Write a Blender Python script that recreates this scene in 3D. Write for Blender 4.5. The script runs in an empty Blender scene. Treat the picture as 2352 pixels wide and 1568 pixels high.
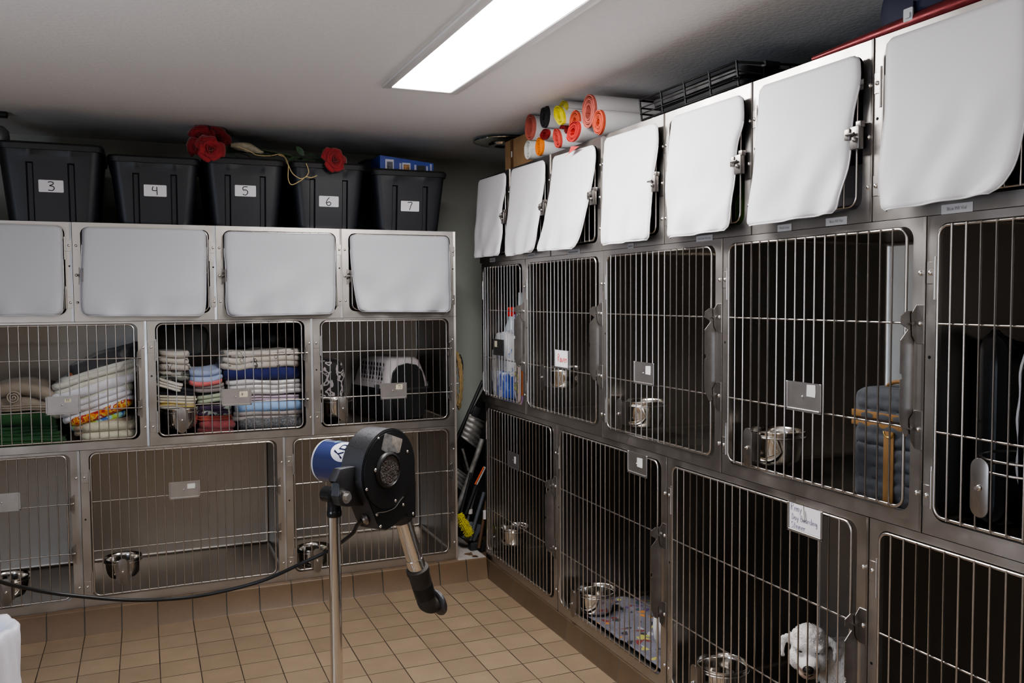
import bpy, bmesh, math, random
from mathutils import Vector, Matrix, Euler, noise
PI = math.pi
R = math.radians
rnd = random.Random(11)
scene = bpy.context.scene
col = scene.collection

# ------------------------------------------------------------------ camera (solved from the two cage walls)
CAM = Vector((-1.72924, -4.44288, 1.545))
YAW, PITCH, ROLL, FPX = 0.40110, -0.05068, -0.00598, 1993.1
_f = Vector((math.sin(YAW)*math.cos(PITCH), math.cos(YAW)*math.cos(PITCH), math.sin(PITCH)))
_r = Vector((math.cos(YAW), -math.sin(YAW), 0))
_u = _r.cross(_f)
RT = _r*math.cos(ROLL) + _u*math.sin(ROLL)
UP = -_r*math.sin(ROLL) + _u*math.cos(ROLL)
FW = _f
cam_data = bpy.data.cameras.new('camera')
cam_data.sensor_width = 36.0
cam_data.lens = FPX/2352*36.0
cam_data.clip_start = 0.05
cam = bpy.data.objects.new('camera', cam_data)
M = Matrix.Identity(4)
for i in range(3):
    M[i][0], M[i][1], M[i][2], M[i][3] = RT[i], UP[i], -FW[i], CAM[i]
cam.matrix_world = M
col.objects.link(cam)
scene.camera = cam

def ray(u, v):
    return RT*((u-1176)/FPX) + UP*((784-v)/FPX) + FW
def at(u, v, axis, val):          # where the sight line through a point of the photo meets a real plane
    d = ray(u, v); t = (val-CAM[axis])/d[axis]
    return CAM + d*t
def py(u, v, y=0.0): return at(u, v, 1, y)
def px(u, v, x=0.0): return at(u, v, 0, x)
def dep(u, v, d): return CAM + ray(u, v)*d

# ------------------------------------------------------------------ materials
_mats = {}
def mat(name, color, rough=.5, metal=0.0, bump=0.0, bscale=60, vary=0.0, vscale=6, coat=0.0, sheen=0.0,
        aniso=None, rvar=0.0, emit=None, alpha=1.0, trans=0.0, bdist=.002, spec=.5, vor=False):
    if name in _mats: return _mats[name]
    m = bpy.data.materials.new(name); m.use_nodes = True
    nt = m.node_tree; N = nt.nodes; Lk = nt.links
    b = N['Principled BSDF']
    b.inputs['Base Color'].default_value = (*color, 1)
    b.inputs['Roughness'].default_value = rough
    b.inputs['Metallic'].default_value = metal
    b.inputs['Specular IOR Level'].default_value = spec
    b.inputs['Coat Weight'].default_value = coat
    b.inputs['Coat Roughness'].default_value = .08
    b.inputs['Sheen Weight'].default_value = sheen
    b.inputs['Alpha'].default_value = alpha
    b.inputs['Transmission Weight'].default_value = trans
    if emit:
        b.inputs['Emission Color'].default_value = (*emit[0], 1); b.inputs['Emission Strength'].default_value = emit[1]
    tc = N.new('ShaderNodeTexCoord'); vec = tc.outputs['Object']
    if aniso:
        mp = N.new('ShaderNodeMapping'); mp.inputs['Scale'].default_value = aniso
        Lk.new(vec, mp.inputs['Vector']); vec = mp.outputs['Vector']
    if vary or rvar:
        n = N.new('ShaderNodeTexNoise'); n.inputs['Scale'].default_value = vscale; n.inputs['Detail'].default_value = 5
        Lk.new(tc.outputs['Object'], n.inputs['Vector'])
        if vary:
            mr = N.new('ShaderNodeMapRange'); mr.inputs['From Min'].default_value = .25; mr.inputs['From Max'].default_value = .75
            mr.inputs['To Min'].default_value = 1-vary; mr.inputs['To Max'].default_value = 1+vary
            Lk.new(n.outputs['Fac'], mr.inputs['Value'])
            mx = N.new('ShaderNodeMix'); mx.data_type = 'RGBA'; mx.blend_type = 'MULTIPLY'; mx.inputs['Factor'].default_value = 1
            mx.inputs['A'].default_value = (*color, 1); Lk.new(mr.outputs['Result'], mx.inputs['B'])
            Lk.new(mx.outputs['Result'], b.inputs['Base Color'])
        if rvar:
            m2 = N.new('ShaderNodeMapRange'); m2.inputs['From Min'].default_value = .3; m2.inputs['From Max'].default_value = .7
            m2.inputs['To Min'].default_value = max(.02, rough-rvar); m2.inputs['To Max'].default_value = min(1, rough+rvar)
            Lk.new(n.outputs['Fac'], m2.inputs['Value']); Lk.new(m2.outputs['Result'], b.inputs['Roughness'])
    if bump:
        if vor:
            n = N.new('ShaderNodeTexVoronoi'); n.inputs['Scale'].default_value = bscale; o = n.outputs['Distance']
        else:
            n = N.new('ShaderNodeTexNoise'); n.inputs['Scale'].default_value = bscale; n.inputs['Detail'].default_value = 4; o = n.outputs['Fac']
        Lk.new(vec, n.inputs['Vector'])
        bp = N.new('ShaderNodeBump'); bp.inputs['Strength'].default_value = bump; bp.inputs['Distance'].default_value = bdist
        Lk.new(o, bp.inputs['Height']); Lk.new(bp.outputs['Normal'], b.inputs['Normal'])
    _mats[name] = m
    return m

def pmat(name, stops, scale=20, kind='noise', rough=.9, stretch=(1, 1, 1), bump=.3, distort=0.0):
    """cloth print: hard-edged colour patches from a noise or cell pattern"""
    m = mat(name, stops[0][1], rough, bump=bump, bscale=260, sheen=.2)
    nt = m.node_tree; N = nt.nodes; Lk = nt.links; b = N['Principled BSDF']
    tc = N.new('ShaderNodeTexCoord'); mp = N.new('ShaderNodeMapping'); mp.inputs['Scale'].default_value = stretch
    Lk.new(tc.outputs['Object'], mp.inputs['Vector'])
    if kind == 'cells':
        n = N.new('ShaderNodeTexVoronoi'); n.inputs['Scale'].default_value = scale
        s = N.new('ShaderNodeSeparateColor'); Lk.new(n.outputs['Color'], s.inputs['Color']); o = s.outputs['Red']
    elif kind == 'waves':
        n = N.new('ShaderNodeTexWave'); n.inputs['Scale'].default_value = scale; n.inputs['Distortion'].default_value = distort; o = n.outputs['Fac']
    elif kind == 'dots':
        n = N.new('ShaderNodeTexVoronoi'); n.inputs['Scale'].default_value = scale; o = n.outputs['Distance']
    else:
        n = N.new('ShaderNodeTexNoise'); n.inputs['Scale'].default_value = scale; n.inputs['Detail'].default_value = 1.5; o = n.outputs['Fac']
    Lk.new(mp.outputs['Vector'], n.inputs['Vector'])
    cr = N.new('ShaderNodeValToRGB'); cr.color_ramp.interpolation = 'CONSTANT'
    e = cr.color_ramp.elements
    while len(e) < len(stops): e.new(.5)
    for k, (p, c) in enumerate(stops): e[k].position = p; e[k].color = (*c, 1)
    Lk.new(o, cr.inputs['Fac']); Lk.new(cr.outputs['Color'], b.inputs['Base Color'])
    return m

STEEL = mat('stainless_steel', (.50, .475, .452), .37, 1, bump=.05, bscale=40, aniso=(.6, 12, 12), vary=.10, vscale=7, rvar=.08)
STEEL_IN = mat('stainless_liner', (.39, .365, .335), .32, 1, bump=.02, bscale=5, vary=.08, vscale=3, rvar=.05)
STEEL_INL = mat('stainless_liner_lit', (.44, .41, .375), .35, 1, bump=.02, bscale=5, vary=.08, vscale=3, rvar=.05)  # same liner steel, lightened to carry the stronger light in the back bank
ROD = mat('polished_wire', (.60, .56, .53), .28, 1, vary=.10, vscale=30)
LATCH = mat('latch_steel', (.34, .32, .305), .38, 1, vary=.14, vscale=25)
SCREW = mat('screw_steel', (.72, .69, .66), .25, 1)
HOLE = mat('dark_gap', (.008, .008, .008), .9)
BOWLM = mat('bowl_steel', (.70, .67, .63), .13, 1, bump=.02, bscale=6, rvar=.05)
CHROME = mat('chrome', (.82, .80, .78), .07, 1, bump=.015, bscale=12)
CARDM = mat('card_holder_steel', (.50, .48, .47), .42, 1, vary=.10, vscale=18)
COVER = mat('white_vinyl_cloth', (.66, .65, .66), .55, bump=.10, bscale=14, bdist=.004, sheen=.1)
COVERL = mat('dimmed_vinyl_cloth', (.47, .475, .505), .55, bump=.10, bscale=14, bdist=.004, sheen=.1)  # same white cloth, the back bank's dimmer light put into its colour
PAPER = mat('white_paper', (.80, .78, .79), .7)
TAPE = mat('masking_tape', (.62, .56, .42), .7, vary=.1, vscale=60)
INK = mat('black_ink', (.015, .015, .02), .5)
PLAS = mat('black_tote_plastic', (.013, .0145, .020), .42, bump=.12, bscale=500, bdist=.0004, vary=.15, vscale=4)
PLASD = mat('dark_plastic', (.012, .012, .013), .5)
RUBBER = mat('black_rubber', (.014, .014, .015), .45)
HAMMER = mat('hammered_black_enamel', (.10, .10, .108), .32, .8, bump=.75, bscale=620, bdist=.0011, vor=True, rvar=.06, vscale=200)
MATBLK = mat('black_painted_plate', (.014, .014, .015), .42, bump=.1, bscale=300, bdist=.0005)

# ------------------------------------------------------------------ mesh builder
class MB:
    def __init__(s): s.v = []; s.f = []; s.m = []
    def add(s, vs, fs, mi=0, M=None):
        o = len(s.v)
        s.v += [tuple(M @ Vector(v)) for v in vs] if M is not None else [tuple(v) for v in vs]
        s.f += [tuple(i+o for i in f) for f in fs]; s.m += [mi]*len(fs)
        return s
    def box(s, x0, x1, y0, y1, z0, z1, mi=0, M=None, bev=0.0, seg=2):
        if bev:
            bm = bmesh.new(); bmesh.ops.create_cube(bm, size=1)
            for v in bm.verts:
                v.co = Vector(((x0+x1)/2+v.co.x*(x1-x0), (y0+y1)/2+v.co.y*(y1-y0), (z0+z1)/2+v.co.z*(z1-z0)))
            bmesh.ops.bevel(bm, geom=bm.edges[:], offset=bev, segments=seg, affect='EDGES', profile=.5, clamp_overlap=True)
            s.bm(bm, mi, M); return s
        v = [(x, y, z) for x in (x0, x1) for y in (y0, y1) for z in (z0, z1)]
        return s.add(v, [(0, 1, 3, 2), (4, 6, 7, 5), (0, 4, 5, 1), (2, 3, 7, 6), (0, 2, 6, 4), (1, 5, 7, 3)], mi, M)
    def bm(s, bm, mi=0, M=None):
        bm.verts.index_update()
        s.add([v.co.copy() for v in bm.verts], [[v.index for v in f.verts] for f in bm.faces], mi, M); bm.free(); return s
    def tube(s, pts, r, n=8, closed=False, mi=0, M=None, caps=True):
        P = [Vector(p) for p in pts]; k = len(P)
        rs = r if isinstance(r, (list, tuple)) else [r]*k
        T = []
        for i in range(k):
            a = P[(i-1) % k] if closed or i > 0 else P[i]; b = P[(i+1) % k] if closed or i < k-1 else P[i]
            t = (b-a); T.append(t.normalized() if t.length > 1e-9 else Vector((0, 0, 1)))
        q = Vector((0, 0, 1)) if abs(T[0].z) < .9 else Vector((1, 0, 0))
        nrm = (q - T[0]*q.dot(T[0])).normalized()
        vs = []
        for i in range(k):
            nrm = (nrm - T[i]*nrm.dot(T[i])).normalized(); bn = T[i].cross(nrm)
            for j in range(n):
                a = 2*PI*j/n; vs.append(P[i]+(nrm*math.cos(a)+bn*math.sin(a))*rs[i])
        fs = []
        for i in range(k if closed else k-1):
            o, p = i*n, ((i+1) % k)*n
            for j in range(n): fs.append((o+j, o+(j+1) % n, p+(j+1) % n, p+j))
        if caps and not closed:
            fs.append(tuple(range(n-1, -1, -1))); fs.append(tuple((k-1)*n+j for j in range(n)))
        return s.add(vs, fs, mi, M)
    def cyl(s, p, q, r, n=16, r2=None, mi=0, M=None, caps=True):
        return s.tube([p, q], [r, r if r2 is None else r2], n, mi=mi, M=M, caps=caps)
    def lathe(s, prof, n=32, M=None, mi=0, caps=False):
        vs = []; fs = []
        for (r, z) in prof:
            for j in range(n): a = 2*PI*j/n; vs.append((r*math.cos(a), r*math.sin(a), z))
        for i in range(len(prof)-1):
            for j in range(n): fs.append((i*n+j, i*n+(j+1) % n, (i+1)*n+(j+1) % n, (i+1)*n+j))
        if caps:
            fs.append(tuple(range(n-1, -1, -1))); fs.append(tuple((len(prof)-1)*n+j for j in range(n)))
        return s.add(vs, fs, mi, M)
    def prism(s, poly, z0, z1, mi=0, M=None, bev=0.0):
        n = len(poly)
        vs = [(x, y, z0) for x, y in poly]+[(x, y, z1) for x, y in poly]
        fs = [tuple(range(n-1, -1, -1)), tuple(range(n, 2*n))]+[(i, (i+1) % n, n+(i+1) % n, n+i) for i in range(n)]
        if bev:
            bm = bmesh.new(); bv = [bm.verts.new(v) for v in vs]
            for f in fs: bm.faces.new([bv[i] for i in f])
            bm.edges.ensure_lookup_table()
            ed = [e for e in bm.edges if abs(e.verts[0].co.z-e.verts[1].co.z) < 1e-7]
            bmesh.ops.bevel(bm, geom=ed, offset=bev, segments=2, affect='EDGES', profile=.5, clamp_overlap=True)
            return s.bm(bm, mi, M)
        return s.add(vs, fs, mi, M)
    def grid(s, rows, mi=0, M=None, wrap=False):
        a, b = len(rows), len(rows[0])
        vs = [p for r in rows for p in r]; fs = []
        for i in range(a-1):
            for j in range(b if wrap else b-1):
                fs.append((i*b+j, i*b+(j+1) % b, (i+1)*b+(j+1) % b, (i+1)*b+j))
        return s.add(vs, fs, mi, M)
    def ell(s, c, rx, ry, rz, nu=20, nv=12, mi=0, M=None):
        rows = []
        for i in range(nv+1):
            a = -PI/2+PI*i/nv
            rows.append([(c[0]+rx*math.cos(a)*math.cos(2*PI*j/nu), c[1]+ry*math.cos(a)*math.sin(2*PI*j/nu), c[2]+rz*math.sin(a)) for j in range(nu)])
        return s.grid(rows, mi, M, wrap=True)
    def build(s, name, m, parent=None, smooth=38, bevel=0.0, solid=0.0, sub=0, loc=None, rot=None):
        me = bpy.data.meshes.new(name)
        me.from_pydata(s.v, [], s.f); me.update()
        ms = m if isinstance(m, (list, tuple)) else [m]
        for x in ms: me.materials.append(x)
        if len(ms) > 1: me.polygons.foreach_set('material_index', s.m)
        bm = bmesh.new(); bm.from_mesh(me)
        bmesh.ops.remove_doubles(bm, verts=bm.verts[:], dist=1e-6)
        bmesh.ops.recalc_face_normals(bm, faces=bm.faces[:]); bm.to_mesh(me); bm.free()
        if smooth:
            me.shade_smooth(); me.set_sharp_from_angle(angle=R(smooth))
        o = bpy.data.objects.new(name, me); col.objects.link(o)
        if parent is not None: o.parent = parent
        if loc is not None: o.location = loc
        if rot is not None: o.rotation_euler = rot
        if solid:
            md = o.modifiers.new('solid', 'SOLIDIFY'); md.thickness = solid; md.offset = 0
        if bevel:
            md = o.modifiers.new('bevel', 'BEVEL'); md.width = bevel; md.segments = 2; md.limit_method = 'ANGLE'
        if sub:
            md = o.modifiers.new('sub', 'SUBSURF'); md.levels = sub; md.render_levels = sub
        return o

def tag(o, label=None, cat=None, group=None, kind=None):
    if label: o['label'] = label
    if cat: o['category'] = cat
    if group: o['group'] = group
    if kind: o['kind'] = kind
    return o
def thing(name, label, cat, loc=(0, 0, 0), rot=(0, 0, 0), group=None):
    o = bpy.data.objects.new(name, None); o.empty_display_size = .05; col.objects.link(o)
    o.location = loc; o.rotation_euler = rot
    return tag(o, label, cat, group)
def struct(o): o['kind'] = 'structure'; return o
def rrect(x0, x1, z0, z1, r, k=6):
    """rounded rectangle, counter-clockwise; r may be 4 radii (bl, br, tr, tl)"""
    rr = r if isinstance(r, (list, tuple)) else [r]*4
    out = []
    for (cx, cz, a0, q) in ((x0+rr[0], z0+rr[0], 180, rr[0]), (x1-rr[1], z0+rr[1], 270, rr[1]), (x1-rr[2], z1-rr[2], 0, rr[2]), (x0+rr[3], z1-rr[3], 90, rr[3])):
        for i in range(k+1):
            a = R(a0+90*i/k); out.append((cx+q*math.cos(a), cz+q*math.sin(a)))
    return out
XZ = Matrix(((1, 0, 0, 0), (0, 0, -1, 0), (0, 1, 0, 0), (0, 0, 0, 1)))   # drawing plane -> upright, facing -y
def T(x, y, z): return Matrix.Translation((x, y, z))
def RX(a): return Matrix.Rotation(R(a), 4, 'X')
def RY(a): return Matrix.Rotation(R(a), 4, 'Y')
def RZ(a): return Matrix.Rotation(R(a), 4, 'Z')
def S(x, y, z): return Matrix.Diagonal((x, y, z, 1))
def nz(p, s, seed=0): return noise.noise(Vector(p)*s+Vector((seed*7.3, seed*3.1, seed*1.7)))
def spline(pts, n):
    P = [Vector(p) for p in pts]; out = []
    k = len(P)-1
    for i in range(n+1):
        t = i/n*k; a = min(int(t), k-1); f = t-a
        p0, p1, p2, p3 = P[max(a-1, 0)], P[a], P[a+1], P[min(a+2, k)]
        out.append(.5*((2*p1)+(-p0+p2)*f+(2*p0-5*p1+4*p2-p3)*f*f+(-p0+3*p1-3*p2+p3)*f**3))
    return out
_tc = {}
def text_mb(mb, s, size, M, mi=0, shear=0.0, align='CENTER'):
    key = (s, shear, align)
    if key not in _tc:
        cu = bpy.data.curves.new('tmp_text', 'FONT'); cu.body = s; cu.size = 1; cu.align_x = align; cu.align_y = 'CENTER'; cu.shear = shear
        cu.resolution_u = 3
        o = bpy.data.objects.new('tmp_text', cu); col.objects.link(o)
        dg = bpy.context.evaluated_depsgraph_get(); dg.update()
        me = bpy.data.meshes.new_from_object(o.evaluated_get(dg))
        _tc[key] = ([v.co.copy() for v in me.vertices], [tuple(p.vertices) for p in me.polygons])
        bpy.data.objects.remove(o); bpy.data.meshes.remove(me); bpy.data.curves.remove(cu)
    vs, fs = _tc[key]
    mb.add([v*size for v in vs], fs, mi, M)
# hand-drawn strokes on a 1-high letter box
STRK = {
 '3': [[(.05, .92), (.3, 1), (.58, .9), (.52, .7), (.2, .55), (.55, .48), (.66, .25), (.45, .02), (.05, .06)]],
 '4': [[(.12, 1), (.05, .55), (.55, .52)], [(.52, .95), (.55, 0)]],
 '5': [[(.62, 1), (.1, .97), (.08, .6), (.4, .62), (.62, .4), (.5, .08), (.25, 0), (.02, .1)]],
 '6': [[(.42, 1), (.15, .7), (.03, .3), (.2, .02), (.5, .05), (.6, .28), (.4, .45), (.1, .32)]],
 '7': [[(0, .97), (.6, 1), (.42, .5), (.3, 0)]],
 'R': [[(.05, 0), (.08, 1), (.4, .95), (.45, .7), (.1, .52), (.5, 0)]],
 'a': [[(.42, .5), (.15, .52), (.03, .2), (.2, 0), (.4, .2), (.43, .5), (.48, 0)]],
 'v': [[(.02, .5), (.2, 0), (.4, .52)]],
 'e': [[(.05, .28), (.4, .32), (.3, .52), (.08, .42), (.1, .08), (.4, .06)]],
 'n': [[(.04, .5), (.06, 0)], [(.06, .35), (.28, .52), (.38, .3), (.4, 0)]],
 'm': [[(.03, .5), (.05, 0)], [(.05, .38), (.18, .5), (.25, .3), (.25, 0)], [(.25, .38), (.4, .5), (.46, .3), (.47, 0)]],
 'y': [[(.03, .5), (.2, .05)], [(.42, .5), (.12, -.4)]],
 'D': [[(.05, 0), (.08, 1), (.45, .75), (.5, .3), (.05, 0)]],
 'B': [[(.05, 0), (.08, 1), (.4, .85), (.35, .6), (.1, .52), (.48, .4), (.4, .05), (.05, 0)]],
 'o': [[(.25, .5), (.05, .3), (.15, .02), (.38, .1), (.4, .4), (.25, .5)]],
 'r': [[(.05, .5), (.08, 0)], [(.08, .3), (.2, .5), (.38, .48)]],
 'd': [[(.4, .45), (.12, .5), (.04, .15), (.25, 0), (.42, .2)], [(.42, 1), (.45, 0)]],
 'i': [[(.1, .5), (.12, 0)], [(.1, .72), (.11, .75)]],
 'g': [[(.4, .45), (.12, .5), (.05, .2), (.25, .05), (.42, .45), (.4, -.3), (.1, -.35)]],
 'S': [[(.45, .9), (.15, .95), (.08, .65), (.42, .35), (.35, .02), (.02, .08)]],
 't': [[(.2, .9), (.2, .05), (.35, .02)], [(.02, .6), (.4, .62)]],
 'l': [[(.1, 1), (.12, 0)]], 'T': [[(.0, .97), (.6, 1)], [(.3, 1), (.3, 0)]], 'N': [[(.05, 0), (.1, .9), (.4, .05), (.45, 1)]],
}
def strokes(mb, s, h, x, y, M, r, mi=0, gap=.12, small=.62):
    for ch in s:
        if ch == ' ': x += h*.4; continue
        wmax = 0
        for st in STRK[ch]:
            P = [(x+p[0]*h, y+p[1]*h, 0) for p in st]
            wmax = max(wmax, max(p[0] for p in st))
            if len(P) > 2: P = spline(P, len(P)*4)
            mb.tube(P, r, 5, mi=mi, M=M)
        x += (wmax+gap)*h
    return x
# ------------------------------------------------------------------ room
CEIL, BACK, RIGHT, LEFT, FRONT = 2.408, .76, .80, -3.7, -6.6
TILE = .1565
def tile_mat(name, ux, uy, x0, y0, base, grout, gw=.0036, dusty=False):
    """square tiles: ux/uy pick the object axes, x0/y0 the grout phase"""
    m = bpy.data.materials.new(name); m.use_nodes = True
    nt = m.node_tree; N = nt.nodes; Lk = nt.links; b = N['Principled BSDF']
    tc = N.new('ShaderNodeTexCoord'); sp = N.new('ShaderNodeSeparateXYZ'); Lk.new(tc.outputs['Object'], sp.inputs[0])
    def mth(op, a, bb=None):
        n = N.new('ShaderNodeMath'); n.operation = op
        for i, q in enumerate((a, bb)):
            if q is None: continue
            if isinstance(q, (int, float)): n.inputs[i].default_value = q
            else: Lk.new(q, n.inputs[i])
        return n.outputs[0]
    ds, fl = [], []
    for ax, ph in ((ux, x0), (uy, y0)):
        if ax is None: continue
        c = mth('DIVIDE', mth('SUBTRACT', sp.outputs[ax], ph), TILE)
        fl.append(mth('FLOOR', c)); f = mth('FRACT', c)
        ds.append(mth('MULTIPLY', mth('MINIMUM', f, mth('SUBTRACT', 1.0, f)), TILE))
    d = ds[0] if len(ds) == 1 else mth('MINIMUM', ds[0], ds[1])
    ns = N.new('ShaderNodeTexNoise'); ns.inputs['Scale'].default_value = 9; ns.inputs['Detail'].default_value = 6
    Lk.new(tc.outputs['Object'], ns.inputs['Vector'])
    n2 = N.new('ShaderNodeTexNoise'); n2.inputs['Scale'].default_value = 160; n2.inputs['Detail'].default_value = 3
    Lk.new(tc.outputs['Object'], n2.inputs['Vector'])
    gm = mth('ADD', gw*.5, mth('MULTIPLY', mth('SUBTRACT', ns.outputs['Fac'], .5), gw*1.3))
    mr = N.new('ShaderNodeMapRange'); mr.interpolation_type = 'SMOOTHSTEP'
    Lk.new(d, mr.inputs['Value']); Lk.new(gm, mr.inputs['From Min'])
    Lk.new(mth('ADD', gm, .0012), mr.inputs['From Max'])
    cv = N.new('ShaderNodeCombineXYZ'); Lk.new(fl[0], cv.inputs[0])
    if len(fl) > 1: Lk.new(fl[1], cv.inputs[1])
    wn = N.new('ShaderNodeTexWhiteNoise'); Lk.new(cv.outputs[0], wn.inputs['Vector'])
    val = mth('ADD', mth('ADD', .80, mth('MULTIPLY', wn.outputs['Value'], .16)), mth('ADD', mth('MULTIPLY', mth('SUBTRACT', ns.outputs['Fac'], .5), .34), mth('MULTIPLY', mth('SUBTRACT', n2.outputs['Fac'], .5), .22)))
    mx = N.new('ShaderNodeMix'); mx.data_type = 'RGBA'; mx.blend_type = 'MULTIPLY'; mx.inputs['Factor'].default_value = 1
    mx.inputs['A'].default_value = (*base, 1); Lk.new(val, mx.inputs['B'])
    m2 = N.new('ShaderNodeMix'); m2.data_type = 'RGBA'; m2.inputs['A'].default_value = (*grout, 1)
    Lk.new(mr.outputs['Result'], m2.inputs['Factor']); Lk.new(mx.outputs['Result'], m2.inputs['B'])
    colr = m2.outputs['Result']
    if dusty:
        ge = N.new('ShaderNodeNewGeometry'); s2 = N.new('ShaderNodeSeparateXYZ'); Lk.new(ge.outputs['Normal'], s2.inputs[0])
        up = mth('GREATER_THAN', s2.outputs[2], .9)
        m3 = N.new('ShaderNodeMix'); m3.data_type = 'RGBA'; m3.inputs['B'].default_value = (.42, .39, .36, 1)
        Lk.new(mth('MULTIPLY', mth('MULTIPLY', up, mth('GREATER_THAN', sp.outputs[0], -.18)), mth('GREATER_THAN', ns.outputs['Fac'], .36)), m3.inputs['Factor']); Lk.new(colr, m3.inputs['A']); colr = m3.outputs['Result']
    Lk.new(colr, b.inputs['Base Color'])
    b.inputs['Roughness'].default_value = .48
    bp = N.new('ShaderNodeBump'); bp.inputs['Strength'].default_value = .5; bp.inputs['Distance'].default_value = .002
    Lk.new(mr.outputs['Result'], bp.inputs['Height']); Lk.new(bp.outputs['Normal'], b.inputs['Normal'])
    return m
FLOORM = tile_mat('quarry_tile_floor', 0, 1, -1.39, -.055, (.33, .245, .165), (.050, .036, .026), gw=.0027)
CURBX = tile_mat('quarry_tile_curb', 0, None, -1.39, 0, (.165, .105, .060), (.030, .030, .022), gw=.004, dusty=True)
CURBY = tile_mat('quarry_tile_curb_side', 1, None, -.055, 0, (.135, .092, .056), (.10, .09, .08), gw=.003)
CEILM = mat('textured_white_ceiling', (.80, .775, .765), .9, bump=.45, bscale=62, bdist=.005, vary=.03, vscale=1.5)
WALLM = mat('sage_grey_wall_paint', (.44, .46, .42), .8, bump=.15, bscale=90)
WALLW = mat('offwhite_wall_paint', (.60, .58, .55), .8, bump=.15, bscale=90)

struct(MB().add([(LEFT, FRONT, 0), (RIGHT, FRONT, 0), (RIGHT, BACK, 0), (LEFT, BACK, 0)], [(0, 1, 2, 3)]).build('floor', FLOORM, smooth=0))
struct(MB().add([(LEFT, FRONT, CEIL), (LEFT, BACK, CEIL), (RIGHT, BACK, CEIL), (RIGHT, FRONT, CEIL)], [(0, 1, 2, 3)]).build('ceiling', CEILM, smooth=0))
for nm, q, mm in (('wall_back', ((LEFT, BACK), (RIGHT, BACK)), WALLM), ('wall_right', ((RIGHT, BACK), (RIGHT, FRONT)), WALLM),
                  ('wall_left', ((LEFT, FRONT), (LEFT, BACK)), WALLW), ('wall_front', ((RIGHT, FRONT), (LEFT, FRONT)), WALLW)):
    (ax, ay), (bx, by) = q
    struct(MB().add([(ax, ay, 0), (bx, by, 0), (bx, by, CEIL), (ax, ay, CEIL)], [(0, 1, 2, 3)]).build(nm, mm, smooth=0))
LB, RB = .114, .097          # tops of the two tiled kerbs
def kerb(q0, q1, top):      # leaning tiled kerb with a rounded nose: (offset, height) profile
    return [(q0, 0), (q0+.004, .004)]+[(q1-.012+.012*math.sin(R(a))-.0, top-.012+.012*(1-math.cos(R(a)))*0+.012*math.sin(R(a))) if False else (q1+.010-.010*math.cos(R(a)), top-.010+.010*math.sin(R(a))) for a in (0, 22, 45, 67, 90)]
pr = kerb(-.058, -.030, LB)
rows = [[(x, y, z) for y, z in pr]+[(x, BACK-.001, LB), (x, BACK-.001, 0)] for x in (LEFT+.001, -.020)]
m = MB().grid(rows, wrap=True); m.add(rows[0], [tuple(range(len(rows[0])))]); m.add(rows[1], [tuple(range(len(rows[1])))])
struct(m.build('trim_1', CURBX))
pr = kerb(-.020, -.004, RB)
rows = [[(x, y, z) for x, z in pr]+[(RIGHT-.001, y, RB), (RIGHT-.001, y, 0)] for y in (FRONT+.001, BACK-.001)]
m = MB().grid(rows, wrap=True); m.add(rows[0], [tuple(range(len(rows[0])))]); m.add(rows[1], [tuple(range(len(rows[1])))])
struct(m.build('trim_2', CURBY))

# ------------------------------------------------------------------ ceiling light
lx0, lx1, ly0, ly1 = -.783, -.531, -2.20, -.982
fix = thing('ceiling_light', 'long bright rectangular fluorescent ceiling panel with a thin white frame', 'ceiling light', ((lx0+lx1)/2, (ly0+ly1)/2, CEIL-.002))
hx, hy = (lx1-lx0)/2, (ly1-ly0)/2
fm = MB()
FB = .036
for a in ((-hx-FB, -hx, -hy-FB, hy+FB*.6), (hx, hx+FB, -hy-FB, hy+FB*.6), (-hx, hx, hy, hy+FB*.6), (-hx, hx, -hy-FB, -hy)):
    fm.box(a[0], a[1], a[2], a[3], -.012, 0, bev=.004)
fm.build('frame', mat('white_enamel', (.74, .72, .71), .35), fix)
MB().box(-hx, hx, -hy, hy, -.008, -.004).build('diffuser', mat('lit_diffuser', (1, 1, 1), .5, emit=((1, .985, .97), 13.0)), fix, smooth=0)

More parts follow.
